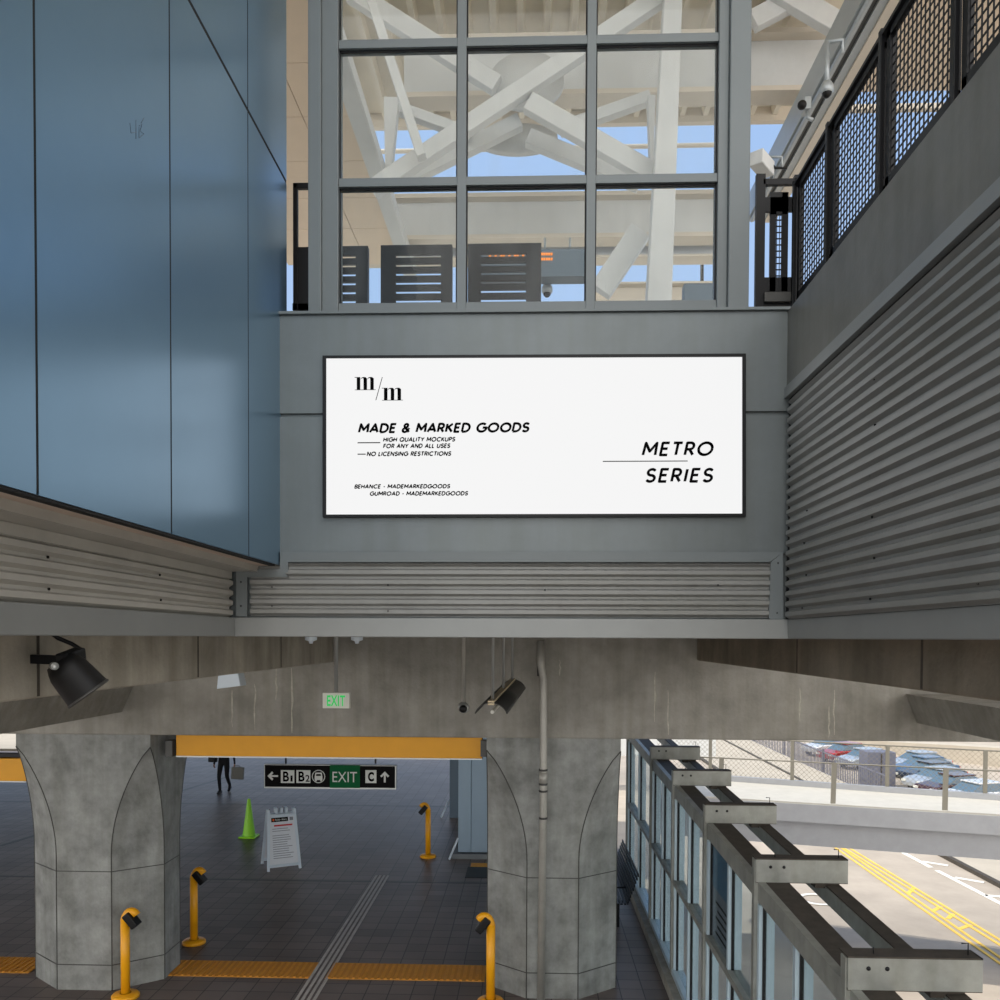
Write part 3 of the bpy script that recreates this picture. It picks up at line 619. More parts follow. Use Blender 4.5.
# columns: rectangle at the head whose corners open into chamfers downwards
def column(x0, x1, y0, y1, label):
    rings = []; zt_ = zcb; zk = zt_-.16; zl = H-2.85
    lv = [zt_, zk] + [zk+(zl-zk)*i/12 for i in range(1, 13)] + [1.0, .22, 0]
    def ch(z):
        if z >= zk: return .0001
        if z <= zl: return 1
        t = (zk-z)/(zk-zl); return max(.0001, math.sin(t*math.pi/2)**.8)
    vs = []
    for z in lv:
        c_ = ch(z); dx, dy = .52*c_, .40*c_
        vs += [(x0+dx, y0, z), (x1-dx, y0, z), (x1, y0+dy, z), (x1, y1-dy, z), (x1-dx, y1, z), (x0+dx, y1, z), (x0, y1-dy, z), (x0, y0+dy, z)]
    n = 8; k = len(lv)
    fs = [(i*n+j, i*n+(j+1) % n, (i+1)*n+(j+1) % n, (i+1)*n+j) for i in range(k-1) for j in range(n)]+[tuple(range(n)), tuple((k-1)*n+j for j in range(n))]
    t = thing('concrete_column', label, 'column', ((x0+x1)/2, (y0+y1)/2, 0))
    MB().add(vs, fs).build('shaft', 'column', t)
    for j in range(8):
        MB().tube([vs[i*n+j] for i in range(1, k)], .007, 6).build('edge_shade_line', 'edge_shade', t)  # dark lines added along the edges in place of chamfer shading
    for zj_ in (1.55, .33):
        e = .003; vv = []
        for z in (zj_-.006, zj_+.006): vv += [(x0+.52-e, y0-e, z), (x1-.52+e, y0-e, z), (x1+e, y0+.4-e, z), (x1+e, y1-.4+e, z), (x1-.52+e, y1+e, z), (x0+.52-e, y1+e, z), (x0-e, y1-.4+e, z), (x0-e, y0+.4-e, z)]
        MB().add(vv, [(j, (j+1) % 8, 8+(j+1) % 8, 8+j) for j in range(8)]+[tuple(range(8)), tuple(range(8, 16))]).build('formwork_joint', 'lampmetal', t)
    return t
xa, xb = aty(15, 744, YF).x, aty(145, 744, YF).x
column(xa, xb+.06, YF+.02, YF+1.32, 'octagonal concrete column at left flaring into the cross beam')
xc, xd = aty(486.5, 744, YF).x, aty(621, 744, YF).x
column(xc, xd, YF+.02, YF+1.32, 'octagonal concrete column at right with a pipe in front')
# yellow beams
p, q2 = aty(176, 736, YF+.25), aty(482, 759.5, YF+.25)
t = thing('yellow_header', 'long amber yellow steel header spanning between the two columns', 'beam', ((p.x+q2.x)/2, YF+.3, q2.z))
B((p.x, YF+.25, q2.z+.012), (q2.x, YF+.45, zcb-.001)).build('header_panel', 'amberbeam', t, bevel=.006); B((p.x, YF+.24, q2.z-.004), (q2.x, YF+.46, q2.z+.012)).build('bottom_edge', 'alum', t)
for a in (172, 484.5): r_ = aty(a, 742, YF+.3); B((r_.x-.045, YF+.2, r_.z-.18), (r_.x+.045, YF+.34, r_.z+.03)).build('end_bracket', 'lampmetal', t)
p, q2 = aty(-40, 758, YF+.8), aty(26, 782, YF+.8)
t = thing('yellow_header', 'short amber yellow header left of the left column at the frame edge', 'beam', ((p.x+q2.x)/2, YF+.9, q2.z))
B((p.x-2, YF+.8, q2.z+.012), (q2.x, YF+1.0, p.z)).build('header_panel', 'amberbeam', t, bevel=.006); B((p.x-2, YF+.79, q2.z-.004), (q2.x, YF+1.01, q2.z+.012)).build('bottom_edge', 'alum', t)
B((p.x-2, YF+.8, p.z+.02), (q2.x, YF+.9, p.z+.07)).build('dark_rail', 'black', t)
# downpipe
yp = YF-.14
t = thing('drain_pipe', 'grey vertical drain pipe in front of the right column', 'pipe', aty(543, 1000, yp))
MB().tube([aty(540.5, 641, yp), aty(541, 665, yp), aty(543.5, 680, yp), aty(543.5, 790, yp), Vector((aty(543.5, 790, yp).x-.02, yp, 0))], .047, 14).build('pipe', 'tube', t)
for y_ in (770, 784, 791, 818): c_ = aty(543.2, y_, yp); MB().tube([c_-Vector((0, 0, .012)), c_+Vector((0, 0, .012))], .056, 14).build('collar', 'lampmetal', t)
c_ = aty(543.2, 777, yp); MB().tube([c_-Vector((0, 0, .08)), c_+Vector((0, 0, .06))], .053, 14).build('coupling', 'tube', t)
MB().tube([aty(538.5, 641, yp+.05), aty(538.5, 676, yp+.05)], .018, 8).build('side_conduit', 'lampmetal', t)
# flat exit sign on pole
ye = 9.0
t = thing('exit_sign', 'small hanging exit sign with green glowing letters under the cross beam', 'sign', aty(336, 709, ye))
p, q2 = aty(322.5, 692.5, ye), aty(349.5, 708.5, ye)
B((p.x, ye, q2.z), (q2.x, ye+.06, p.z)).build('housing', 'lampw', t, bevel=.006)
B((aty(325, 700, ye).x, ye-.004, aty(336, 706.5, ye).z), (aty(347, 700, ye).x, ye, aty(336, 694.5, ye).z)).build('face', 'lampw', t)
og = aty(0, 0, ye); e0 = aty(327, 706, ye-.006); e1 = aty(345, 695.5, ye-.006)
text('EXIT', 0, 0, e1.x-e0.x, e1.z-e0.z, 'exitglow', t, 'lettering', 0, .02, e0)
MB().tube([aty(336, 692, ye+.03), Vector((aty(336, 692, ye).x, ye+.03, H+1.6))], .022, 8).build('drop_pole', 'alum', t)
# pendant camera
t = thing('dome_camera', 'round ceiling camera on a thin drop pole in front of the cross beam', 'camera', aty(463.5, 708, 9.0))
p = aty(463.5, 707.5, 9.0); MB().tube([p+Vector((0, 0, .04)), Vector((p.x, 9, H+1.6))], .02, 8).build('drop_pole', 'tube', t)
MB().sphere(p, .062).build('housing', 'alum', t); MB().sphere(p+Vector((0, -.03, -.008)), .045).build('lens_dome', 'blackplastic', t)
# pendant half-cylinder lamp
t = thing('pendant_lamp', 'half-cylinder industrial pendant lamp on three thin rods', 'lamp', aty(498, 700, 8.6))
A, Bv = aty(491, 713.5, 8.0), aty(513, 688, 10.3); d = (Bv-A).normalized(); sd = d.cross(Vector((0, 0, 1))).normalized(); u = sd.cross(d)
mb = MB(); n = 14; vs = []
for c_ in (A, Bv):
    for rr in (.165, .155):
        vs += [c_+sd*(rr*math.cos(math.pi*(.1+.8*i/n)))+u*(rr*.95*math.sin(math.pi*(.1+.8*i/n))-.05) for i in range(n+1)]
k = n+1; fs = []
for i in range(n): fs += [(i, i+1, 2*k+i+1, 2*k+i), (k+i, 3*k+i, 3*k+i+1, k+i+1), (i, k+i, k+i+1, i+1), (2*k+i, 2*k+i+1, 3*k+i+1, 3*k+i)]
fs += [(0, 2*k, 3*k, k), (n, k+n, 3*k+n, 2*k+n)]
MB().add(vs, fs, True).build('reflector', 'lampmetal', t)
MB().beam(A+u*.10, Bv+u*.10, .06, .04).build('top_channel', 'brass', t); MB().tube([A+d*.1-u*.0, Bv-d*.1], .018, 8).build('lamp_tube', 'lampw', t)
for f_ in (.06, .5, .95):
    p = A+(Bv-A)*f_+u*.1; MB().tube([p, Vector((p.x, p.y, H+1.6))], .014, 8).build('rod', 'alum', t)
# flood light left
XG = aty(333, 662, YF-.01).x
def gx(a, b, off): return atx(a, b, XG+off)
t = thing('floodlight', 'black floodlight with a curved cable on the left concrete girder', 'lamp', gx(60, 660, .1))
MB().beam(gx(33, 659, .0), gx(62, 660, .16), .05, .045).build('arm', 'black', t)
A_, B_ = gx(60, 661, .22), gx(80, 684, .30)
MB().lathe([(1e-4, 0), (.07, .0), (.085, .03), (.095, .06), (.108, .20), (.11, .205), (.10, .2), (.09, .185), (1e-4, .185)], A_, 24, (B_-A_)).build('lamp_shade', 'blackplastic', t)
shade_ = t.children[-1]
MB().lathe([(.108, .195), (.114, .2), (.112, .21), (.1, .205)], A_, 24, (B_-A_)).build('rim', 'lampmetal', shade_)
c_ = gx(53, 666, .26); MB().lathe([(1e-4, .0), (.018, 0), (.018, .03)], c_, 12, (1, -1, 0)).build('pivot_knob', 'alum', t)
MB().beam(gx(62, 661, .2), gx(80, 654, .2), .07, .07).build('ballast_box', 'black', t, bevel=.01)
MB().tube([gx(50, 632, .05), gx(58, 638, .08), gx(72, 644, .12), gx(82, 650, .16), gx(83, 658, .18), gx(76, 661, .2)], .011, 8).build('cable', 'black', t)
# white wedge speaker
t = thing('wall_speaker', 'small white wedge-shaped speaker box under the left girder', 'speaker', aty(228, 688, 9.2))
y_ = 9.2; mb = MB().prism([aty(218, 674, y_), aty(238, 673, y_), aty(240.5, 686, y_), aty(216.5, 689, y_)], (0, .2, 0)); mb.build('housing', 'signw', t, bevel=.01)
p = aty(228, 674, y_); B((p.x-.03, y_+.05, p.z), (p.x+.03, y_+.12, H+.2)).build('bracket', 'lampw', t)
# small fittings under the ledge
for a, lab in ((311, 'small white sprinkler fitting under the ledge, left of the exit sign pole'), (357, 'small white sprinkler fitting under the ledge, right of the exit sign pole')):
    p = aty(a, 640, 7.0); t = thing('sprinkler', lab, 'sprinkler', p)
    MB().lathe([(.05, .05), (.05, .0), (.02, -.01), (.015, -.03), (1e-4, -.03)], p, 14).build('escutcheon', 'signw', t); MB().tube([p, p+Vector((0, 0, .6))], .01, 8).build('drop_pipe', 'signw', t)

# hanging wayfinding sign
ys_ = 13.4
S = lambda a, b, d=0: aty(a, b, ys_-d)
t = thing('wayfinding_sign', 'black hanging wayfinding sign with a green EXIT section and white symbols', 'sign', S(330, 788))
def srect(mb, x0, y0, x1, y1, d, th): p, q2 = S(x0, y0), S(x1, y1); mb.box((p.x, ys_-d, p.z), (q2.x, ys_-d+th, q2.z)); return mb
srect(MB(), 264, 764.5, 396, 789.5, 0, .1).build('casing', 'alum', t)
srect(MB(), 265, 765, 395, 788, .006, .006).build('black_face', 'signblack', t)
srect(MB(), 330, 765, 360, 788, .010, .005).build('green_face', 'signgreen', t)
mb = MB()
for x0, x1 in ((281, 294.5), (296.5, 310.5), (365.5, 376.5)): srect(mb, x0, 770, x1, 783, .010, .005)
mb.build('symbol_tile', 'signtxt', t)
def stext(s, x0, y0, x1, y1, m, bold=.03):
    a = S(x0, y1, .014); b = S(x1, y0, .014); text(s, 0, 0, b.x-a.x, b.z-a.z, m, t, 'lettering', 0, bold, a)
stext('EXIT', 332.5, 772, 357, 782, 'signtxt', .0); stext('B', 283, 771.5, 289, 781.5, 'ink'); stext('1', 290.5, 775.5, 292.6, 781.5, 'ink', 0); stext('B', 298.5, 771.5, 304.5, 781.5, 'ink'); stext('2', 305.5, 775, 309.6, 781.7, 'ink', .015); stext('C', 368, 772, 374, 781.5, 'ink', .05)
mb = MB(); P = lambda pts: mb.prism([S(a, b, .011) for a, b in pts], (0, .004, 0))
P([(267.5, 776), (272, 771.5), (273.3, 773), (271.3, 775.2), (278, 775.2), (278, 776.9), (271.3, 776.9), (273.3, 779), (272, 780.5)])
P([(384.8, 771.5), (389.2, 776), (387.8, 777.4), (385.7, 775.2), (385.7, 782.5), (383.8, 782.5), (383.8, 775.2), (381.6, 777.4), (380.2, 776)])
mb.build('arrow', 'signtxt', t)
mb = MB(); cx, cy, n = 318.5, 776.5, 28
for i in range(n):
    a0, a1 = 2*math.pi*i/n, 2*math.pi*(i+1)/n; mb.prism([S(cx+r*math.cos(a), cy+r*math.sin(a), .011) for r, a in ((6.6, a0), (6.6, a1), (5.9, a1), (5.9, a0))], (0, .004, 0))
P = lambda pts: mb.prism([S(a, b, .011) for a, b in pts], (0, .004, 0))
P([(314.8, 775.8), (315.3, 772.6), (321.7, 772.6), (322.2, 775.8), (321, 775.8), (320.7, 774), (316.3, 774), (316, 775.8)]); P([(314.6, 776), (322.4, 776), (322.4, 780), (314.6, 780)]); P([(315.2, 780), (316.8, 780), (316.8, 781.3), (315.2, 781.3)]); P([(320.2, 780), (321.8, 780), (321.8, 781.3), (320.2, 781.3)])
mb.build('bus_symbol', 'signtxt', t)
for a in (285, 375): p = S(a, 764); MB().tube([p+Vector((0, .05, 0)), Vector((p.x, ys_+.05, H-.3))], .015, 8).build('hanger', 'lampmetal', t)

# tactile strips
def strip(x0, x1, y0, y1, label, px_=None):
    t = thing('tactile_strip', label, 'floor strip', ((x0+x1)/2, (y0+y1)/2, 0), 'yellow tactile strips on the floor')
    B((x0, y0, .001), (x1, y1, .006)).build('base_plate', 'tact', t)
    mb = MB(); x = x0+.03
    while x < x1-.03: mb.box((x, y0+.02, .005), (x+.035, y1-.02, .016)); x += .085
    mb.build('raised_bar', mat('tactile_bar_'+str(round(x0, 1)), (206, 140, 44), .6), t)['kind'] = 'stuff'
ya, yb = atz(330, 979, 0).y, atz(330, 963, 0).y
strip(-9.5, atz(37, 970, 0).x-.05, ya, yb, 'yellow ribbed tactile strip left of the left column')
strip(atz(160, 970, 0).x, atz(316, 970, 0).x, ya, yb, 'longest yellow ribbed tactile strip, right of the left column')
strip(atz(330, 970, 0).x, atz(486, 970, 0).x, ya, yb, 'yellow ribbed tactile strip reaching the right column')
g0, g1 = atz(306, 1000, 0), atz(378, 880, 0)
mb = MB()
for k in range(4):
    x = (g0.x+g1.x)/2-.12+k*.075; mb.box((x, 8.5, .0015), (x+.04, g1.y+.3, .008))
tag(mb.build('guide_bars', 'guide'), 'grey parallel guidance bars on the floor passing between the tactile strips', 'floor strip')
for yy, lab in ((882, 'nearer dark expansion joint across the tiled floor'), (806, 'farther dark expansion joint across the tiled floor')):
    y_ = atz(400, yy, 0).y; tag(B((-30, y_-.04, .0005), (1.7, y_+.04, .002)).build('floor_joint', 'lampmetal'), lab, 'floor joint')
a, b = atz(0, 842, 0), atz(35, 830, 0)
a, b = atz(0, 846, 0), atz(230, 776, 0); tag(MB().beam(a+Vector((0, 0, .001)), b+Vector((0, 0, .001)), .12, .002).build('floor_joint', 'lampmetal'), 'oblique dark joint running away across the left of the floor', 'floor joint')
a, b = atz(465, 878, 0), atz(495, 866, 0)
t = thing('floor_grate', 'black floor grate with an orange edge by the blue cladding', 'grate', (a.x, a.y, 0))
B((a.x, a.y, .001), (a.x+.55, b.y-.12, .01)).build('grate', 'black', t); B((a.x+.05, b.y-.1, .001), (a.x+.55, b.y+.18, .008)).build('orange_edge', 'tact', t)
a = atz(397, 806, 0)

# bollards
def bollard(px, pyb, rz, label, lean=1):
    p = atz(px, pyb, 0); t = thing('card_reader_post', label, 'post', p, 'yellow card reader posts')
    MB().lathe([(1e-4, 0), (.17, 0), (.17, .03), (.15, .05), (.07, .06)], p, 28).build('base_flange', 'yellow', t)
    hh = 1.0
    MB().tube([p+Vector((0, 0, .05)), p+Vector((0, 0, hh))], .056, 20).build('post', 'yellow', t)
    # hood: curved yellow arm over a black tilted reader
    s = lean; mb = MB()
    arc = [p+Vector((s*(.085-.085*math.cos(a)), 0, hh-.03+.13*math.sin(a))) for a in [math.pi*i/8*.78 for i in range(9)]]
    mb.tube(arc, .056, 16, .05); hood = mb.build('curved_hood', 'yellow', t)
    c0 = p+Vector((s*.065, -.02, hh+.03)); MB().beam(c0+Vector((-s*.035, 0, .05)), c0+Vector((s*.10, 0, -.11)), .15, .10, up=(s*.8, 0, .6)).build('card_reader', 'blackplastic', hood, bevel=.015)
    return t
bollard(125.5, 997, 0, 'nearest left yellow card reader post in front of the left column')
bollard(194, 943, 0, 'yellow card reader post just right of the left column')
bollard(428, 857, 0, 'farthest yellow card reader post, left of the blue cladding', -1)
bollard(490.5, 1003, 0, 'near yellow card reader post in front of the right column', -1)
# cone
p = atz(249, 837, 0); t = thing('traffic_cone', 'lime green traffic cone standing beside the white A-frame sign', 'cone', p)
B(p+Vector((-.19, -.19, 0)), p+Vector((.19, .19, .04))).build('base', 'cone', t, bevel=.015)
MB().lathe([(.145, .04), (.14, .07), (.035, .86), (.03, .88), (1e-4, .88)], p, 24).build('cone_body', 'cone', t)
# A-frame sign
p = atz(281, 866, 0); rz = math.radians(28)
t = thing('a_frame_sign', 'white A-frame notice board with a black header standing on the floor', 'sign', p, rz=rz)
def afr(side):
    s = -1 if side == 0 else 1; mb = MB(); top, bot = (0, .0+s*.05, 1.15), (0, s*.33, 0)
    def pt(x, f): return Vector((x, bot[1]+(top[1]-bot[1])*f, bot[2]+(top[2]-bot[2])*f))
    def hw(f): return .34-.055*f
    for sg in (-1, 1): mb.beam(pt(sg*(hw(0)-.03), 0), pt(sg*(hw(1)-.03), 1), .05, .03, up=(0, 1, .2))
    mb.beam(pt(-hw(.08)+.03, .08), pt(hw(.08)-.03, .08), .05, .03, up=(0, 1, .2)); mb.beam(pt(-hw(.9)+.03, .90), pt(hw(.9)-.03, .90), .07, .03, up=(0, 1, .2))
    return mb, pt, hw
def loc(mb, par): # local coordinates helper
    mb.v = [v+par.location for v in mb.v]; return mb
for side in (0, 1):
    mb, pt, hw = afr(side); loc(mb, t).build('leaf_frame', 'signw', t)
    s = -1 if side == 0 else 1
    mb = MB().prism([pt(-hw(.1)+.04, .1), pt(hw(.1)-.04, .1), pt(hw(.88)-.04, .88), pt(-hw(.88)+.04, .88)], (0, .006, 0)); loc(mb, t).build('poster', 'paper', t)
    if side == 0:
        def lay(mb, x0, f0, x1, f1, off=.004): q4 = [pt(x0, f0), pt(x1, f0), pt(x1, f1), pt(x0, f1)]; mb.prism([v-Vector((0, off, 0)) for v in q4], (0, .003, 0)); return mb
        loc(lay(MB(), -.21, .80, .12, .87), t).build('header_strip', 'ink', t); loc(lay(MB(), .15, .81, .22, .865), t).build('emblem', 'grey', t)
        c0 = pt(-.17, .835)-Vector((0, .008, 0)); loc(MB().lathe([(1e-4, 0), (.022, 0), (.022, .003), (1e-4, .003)], c0, 14, (0, -1, .2)), t).build('orange_dot', 'orange', t)
        a = pt(-.13, .82)-Vector((0, .009, 0)); b = pt(-.13, .852)-Vector((0, .009, 0))
        text('Rider Alert', 0, 0, .22, 1, 'signtxt', None, 'lettering', 0, .01, a, (1, 0, 0), b-a).parent = t
        mb = MB(); lay(mb, -.16, .725, .2, .75); loc(mb, t).build('red_line', 'red', t)
        mb = MB(); random.seed(3)
        for k in range(14):
            f = .68-k*.037
            if k in (2,): continue
            lay(mb, -.2, f, -.2+.40*random.uniform(.7, 1), f+.010)
        loc(mb, t).build('text_lines', 'grey', t)
mb = MB()
for sg in (-1, 0, 1): mb.beam((sg*.1, -.07, 1.13), (sg*.1, .07, 1.13), .05, .10)
loc(mb, t).build('top_handle', 'signw', t)
# pale blue cladding (elevator surround)
a = atz(458, 858, 0); Y0 = a.y
t = thing('clad_pier', 'tall pale blue metal-clad pier beyond the right column', 'pier', (a.x+.5, Y0+.3, 0))
B((a.x, Y0, .12), (a.x+.27, Y0+1.2, H-.305)).build('cladding_panel', 'kiosk', t, bevel=.01); B((a.x+.275, Y0+.01, .12), (a.x+.62, Y0+1.2, H-.305)).build('cladding_panel', 'kiosk', t, bevel=.01); B((a.x+.63, Y0, .12), (a.x+2.2, Y0+1.2, H-.305)).build('cladding_panel', 'kiosk', t, bevel=.01)
B((a.x-.15, Y0-.08, 0), (a.x+2.2, Y0+1.2, .1)).build('plinth', 'kick', t)
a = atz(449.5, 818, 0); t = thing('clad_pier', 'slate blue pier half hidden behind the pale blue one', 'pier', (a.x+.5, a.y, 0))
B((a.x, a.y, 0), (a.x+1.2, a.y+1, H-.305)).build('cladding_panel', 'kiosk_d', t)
for q0, q1, lab in (((441, 818), (449, 800), 'white folded sign leaf leaning at the slate pier'), ((449, 860), (458, 838), 'white leaf leaning at the foot of the pale blue pier')):
    a, b = atz(*q0, 0), None; ydep = a.y
    tag(MB().beam(a+Vector((0, 0, .01)), aty(q1[0], q1[1], ydep+.1), .04, .03).build('leaning_board', 'signw'), lab, 'board')
# bench right
t = thing('bench', 'black slatted metal bench between the right column and the glazed screen', 'bench', (1.42, 14.0, 0))
y0, y1 = 13.3, 15.6
mb = MB()
for k in range(9): z = .42+k*.055; xx = 1.55+(k*.02); mb.box((xx, y0, z), (xx+.02, y1, z+.046))
mb.build('backrest', 'black', t)
mb = MB()
for k in range(7): x = 1.15+k*.058; mb.box((x, y0, .42), (x+.04, y1, .44))
mb.build('seat', 'black', t)
for yy in (13.5, 15.3):
    B((1.38, yy, 0), (1.45, yy+.07, .42)).build('leg', 'black', t); B((1.15, yy, .39), (1.6, yy+.05, .42)).build('bracket', 'black', t)
    MB().tube([(1.2, yy, .44), (1.2, yy, .62), (1.55, yy, .64)], .015, 8).build('armrest', 'black', t)
# person walking, far
def person(p):
    t = thing('person', 'person in dark clothes walking, carrying a grey tote bag', 'person', p)
    me = bpy.data.meshes.new('body')
    J = {'pel': (0, 0, .95, .15), 'wai': (0, 0, 1.12, .14), 'che': (0, -.01, 1.33, .17), 'nk': (0, -.01, 1.50, .065), 'hd': (0, -.03, 1.62, .085), 'hd2': (0, -.02, 1.72, .07),
         'hl': (-.09, 0, .9, .095), 'kl': (-.09, -.16, .50, .062), 'al': (-.08, -.10, .09, .045), 'tl': (-.08, -.27, .04, .035),
         'hr': (.09, 0, .9, .095), 'kr': (.08, .02, .49, .062), 'ar': (.07, .30, .17, .045), 'tr': (.07, .20, .04, .035),
         'sl': (-.19, 0, 1.42, .06), 'el': (-.25, .05, 1.16, .045), 'wl': (-.25, -.08, .93, .03), 'dl': (-.25, -.12, .84, .028),
         'sr': (.19, 0, 1.42, .06), 'er': (.27, .05, 1.16, .045), 'wr': (.33, -.04, .93, .03), 'dr': (.34, -.06, .85, .028)}
    ks = list(J); E = [('pel', 'wai'), ('wai', 'che'), ('che', 'nk'), ('nk', 'hd'), ('hd', 'hd2'), ('pel', 'hl'), ('hl', 'kl'), ('kl', 'al'), ('al', 'tl'), ('pel', 'hr'), ('hr', 'kr'), ('kr', 'ar'), ('ar', 'tr'), ('che', 'sl'), ('sl', 'el'), ('el', 'wl'), ('wl', 'dl'), ('che', 'sr'), ('sr', 'er'), ('er', 'wr'), ('wr', 'dr')]
    me.from_pydata([J[k][:3] for k in ks], [(ks.index(a), ks.index(b)) for a, b in E], [])
    o = bpy.data.objects.new('body', me); COL.objects.link(o); o.parent = t
    m_ = o.modifiers.new('skin', 'SKIN'); sv = me.skin_vertices[0].data
    for i, k in enumerate(ks): sv[i].radius = (J[k][3], J[k][3]); sv[i].use_root = (k == 'pel')
    s_ = o.modifiers.new('sub', 'SUBSURF'); s_.levels = 2; s_.render_levels = 2; me.materials.append(M['cloth'])
    hd = MB(); hd.lathe([(1e-4, -.12), (.05, -.11), (.075, -.04), (.082, .03), (.06, .1), (1e-4, .125)], Vector((0, -.03, 1.63))+t.location, 20, sy=1.15); hd.build('head', 'skin', t)
    MB().lathe([(.088, .0), (.092, .05), (.07, .11), (1e-4, .14)], Vector((0, -.01, 1.63))+t.location, 20, sy=1.15).build('hair', 'hair', t)
    hn = MB()
    for sx_ in (-.25, .34):
        y_ = -.10 if sx_ < 0 else -.06
        for k in range(4): hn.tube([Vector((sx_, y_-.03+k*.02, .86)), Vector((sx_-.005, y_-.035+k*.02, .80)), Vector((sx_-.02*(1 if sx_ > 0 else -1), y_-.035+k*.02, .765-.005*k))], .009, 6)
        hn.tube([Vector((sx_, y_-.03, .87)), Vector((sx_, y_-.06, .82))], .01, 6)
    hn.v = [v+t.location for v in hn.v]; hn.build('hand', 'skin', t)
    sh = MB(); sh.beam(Vector((-.08, -.02, .05)), Vector((-.08, -.3, .035)), .09, .08, w2=.07, h2=.05); sh.beam(Vector((.07, .33, .13)), Vector((.07, .17, .02)), .09, .08, w2=.07, h2=.05)
    sh.v = [v+t.location for v in sh.v]; sh.build('shoe', 'blackplastic', t, bevel=.02)
    return t
pp_ = atz(224, 793, 0); pn = person(pp_)
t = thing('tote_bag', 'grey square tote bag held at the walking person side', 'bag', pp_+Vector((.62, -.05, .5)))
t.location = pp_+Vector((.42, -.06, .42))
mb = MB().beam(t.location+Vector((0, 0, .0)), t.location+Vector((.02, 0, .36)), .36, .10, up=(0, 1, 0)); mb.build('bag_body', 'bag', t, bevel=.02)
MB().tube([t.location+Vector((-.1, 0, .34)), t.location+Vector((-.08, 0, .40)), t.location+Vector((.06, 0, .40)), t.location+Vector((.1, 0, .34))], .01, 8).build('handle', 'bag', t)
t = thing('shoulder_bag', 'black shoulder bag hanging on the walking person', 'bag', pp_+Vector((-.32, .06, .9)))
B(t.location+Vector((-.16, -.06, 0)), t.location+Vector((.1, .07, .3))).build('bag_body', 'blackplastic', t, bevel=.03); MB().tube([t.location+Vector((-.1, 0, .3)), t.location+Vector((.12, 0, .58))], .012, 6).build('strap', 'blackplastic', t)

# ================================================================== GLAZED SCREEN (lower right)
XS = 1.92
zsT = atx(755, 851, XS).z          # top of outriggers
sc = thing('glazed_screen', 'steel-framed glass screen running away along the right of the concourse', 'screen', (XS, 10, 0))
pyo = [atx(848, 953, XS).y, atx(755, 853, XS).y, atx(705, 800, XS).y, atx(673, 768, XS).y, atx(652, 746, XS).y]
dst = (pyo[-1]-pyo[0])/4; pY = [pyo[0]+dst*i for i in range(-1, 6)]
pY[-1] = atx(628, 741, XS).y
zo = [atx(a, b, XS).z for a, b in ((848, 953), (755, 853), (705, 800), (673, 768), (652, 746))]
zO = sum(zo)/5; print('post Y', [round(v, 2) for v in pyo], 'z', [round(v, 2) for v in zo], dst)
zr1 = zO-.20; zr0 = zr1-.16; ztn = 1.38; zsl = .22
sl_ = (zo[4]-zo[0])/(pyo[4]-pyo[0])      # slight fall along the screen
def zof(y): return zo[0]+sl_*(y-pyo[0])
yA, yZ = pY[0]-.2, pY[-1]
B((XS-.12, yA, 0.0005), (XS+.10, yZ, zsl-.07)).build('curb', 'concrete', sc)
MB().beam((XS+.03, yA, zof(yA)-.28), (XS+.03, yZ, zof(yZ)-.28), .06, .16).build('top_rail', 'steel', sc)
MB().beam((XS+.14, yA, zof(yA)-.215), (XS+.14, yZ, zof(yZ)-.215), .24, .02).build('top_rail_plate', 'rust', sc)
MB().beam((XS+.25, yA, zof(yA)-.25), (XS+.25, yZ, zof(yZ)-.25), .02, .08).build('top_rail_lip', 'steel', sc)
B((XS-.02, yA, zsl-.07), (XS+.13, yZ, zsl)).build('sill_rail', 'mull', sc); B((XS-.01, yA, ztn-.035), (XS+.12, yZ, ztn+.035)).build('transom', 'steel', sc)
for y in pY:
    B((XS-.03, y-.04, zsl-.07), (XS+.08, y+.04, zof(y)-.014)).build('post', 'steel', sc, bevel=.004)
for i in range(len(pY)-1):
    ym = (pY[i]+pY[i+1])/2
    B((XS, ym-.03, zsl), (XS+.13, ym+.03, zof(ym)-.36)).build('mullion', 'mull', sc)
    B((XS+.0, pY[i]+.04, zsl), (XS+.13, pY[i]+.075, zof(ym)-.36)).build('mullion', 'mull', sc); B((XS+.0, pY[i+1]-.09, zsl), (XS+.13, pY[i+1]-.04, zof(ym)-.36)).build('mullion', 'mull', sc)
    for ya_, yb_ in ((pY[i]+.075, ym-.03), (ym+.03, pY[i+1]-.09)):
        for z0, z1 in ((zsl, ztn-.035), (ztn+.035, zof(ym)-.36)):
            B((XS+.04, ya_, z0), (XS+.048, yb_, z1)).build('glass_pane', 'glass2', sc)
            g_ = MB(); g_.box((XS+.03, ya_, z0), (XS+.058, ya_+.015, z1)); g_.box((XS+.03, yb_-.015, z0), (XS+.058, yb_, z1)); g_.build('gasket', 'black', sc)
XO = atx(826, 873, 1).x*0+2.53
XO = aty(826, 873, pyo[1]).x
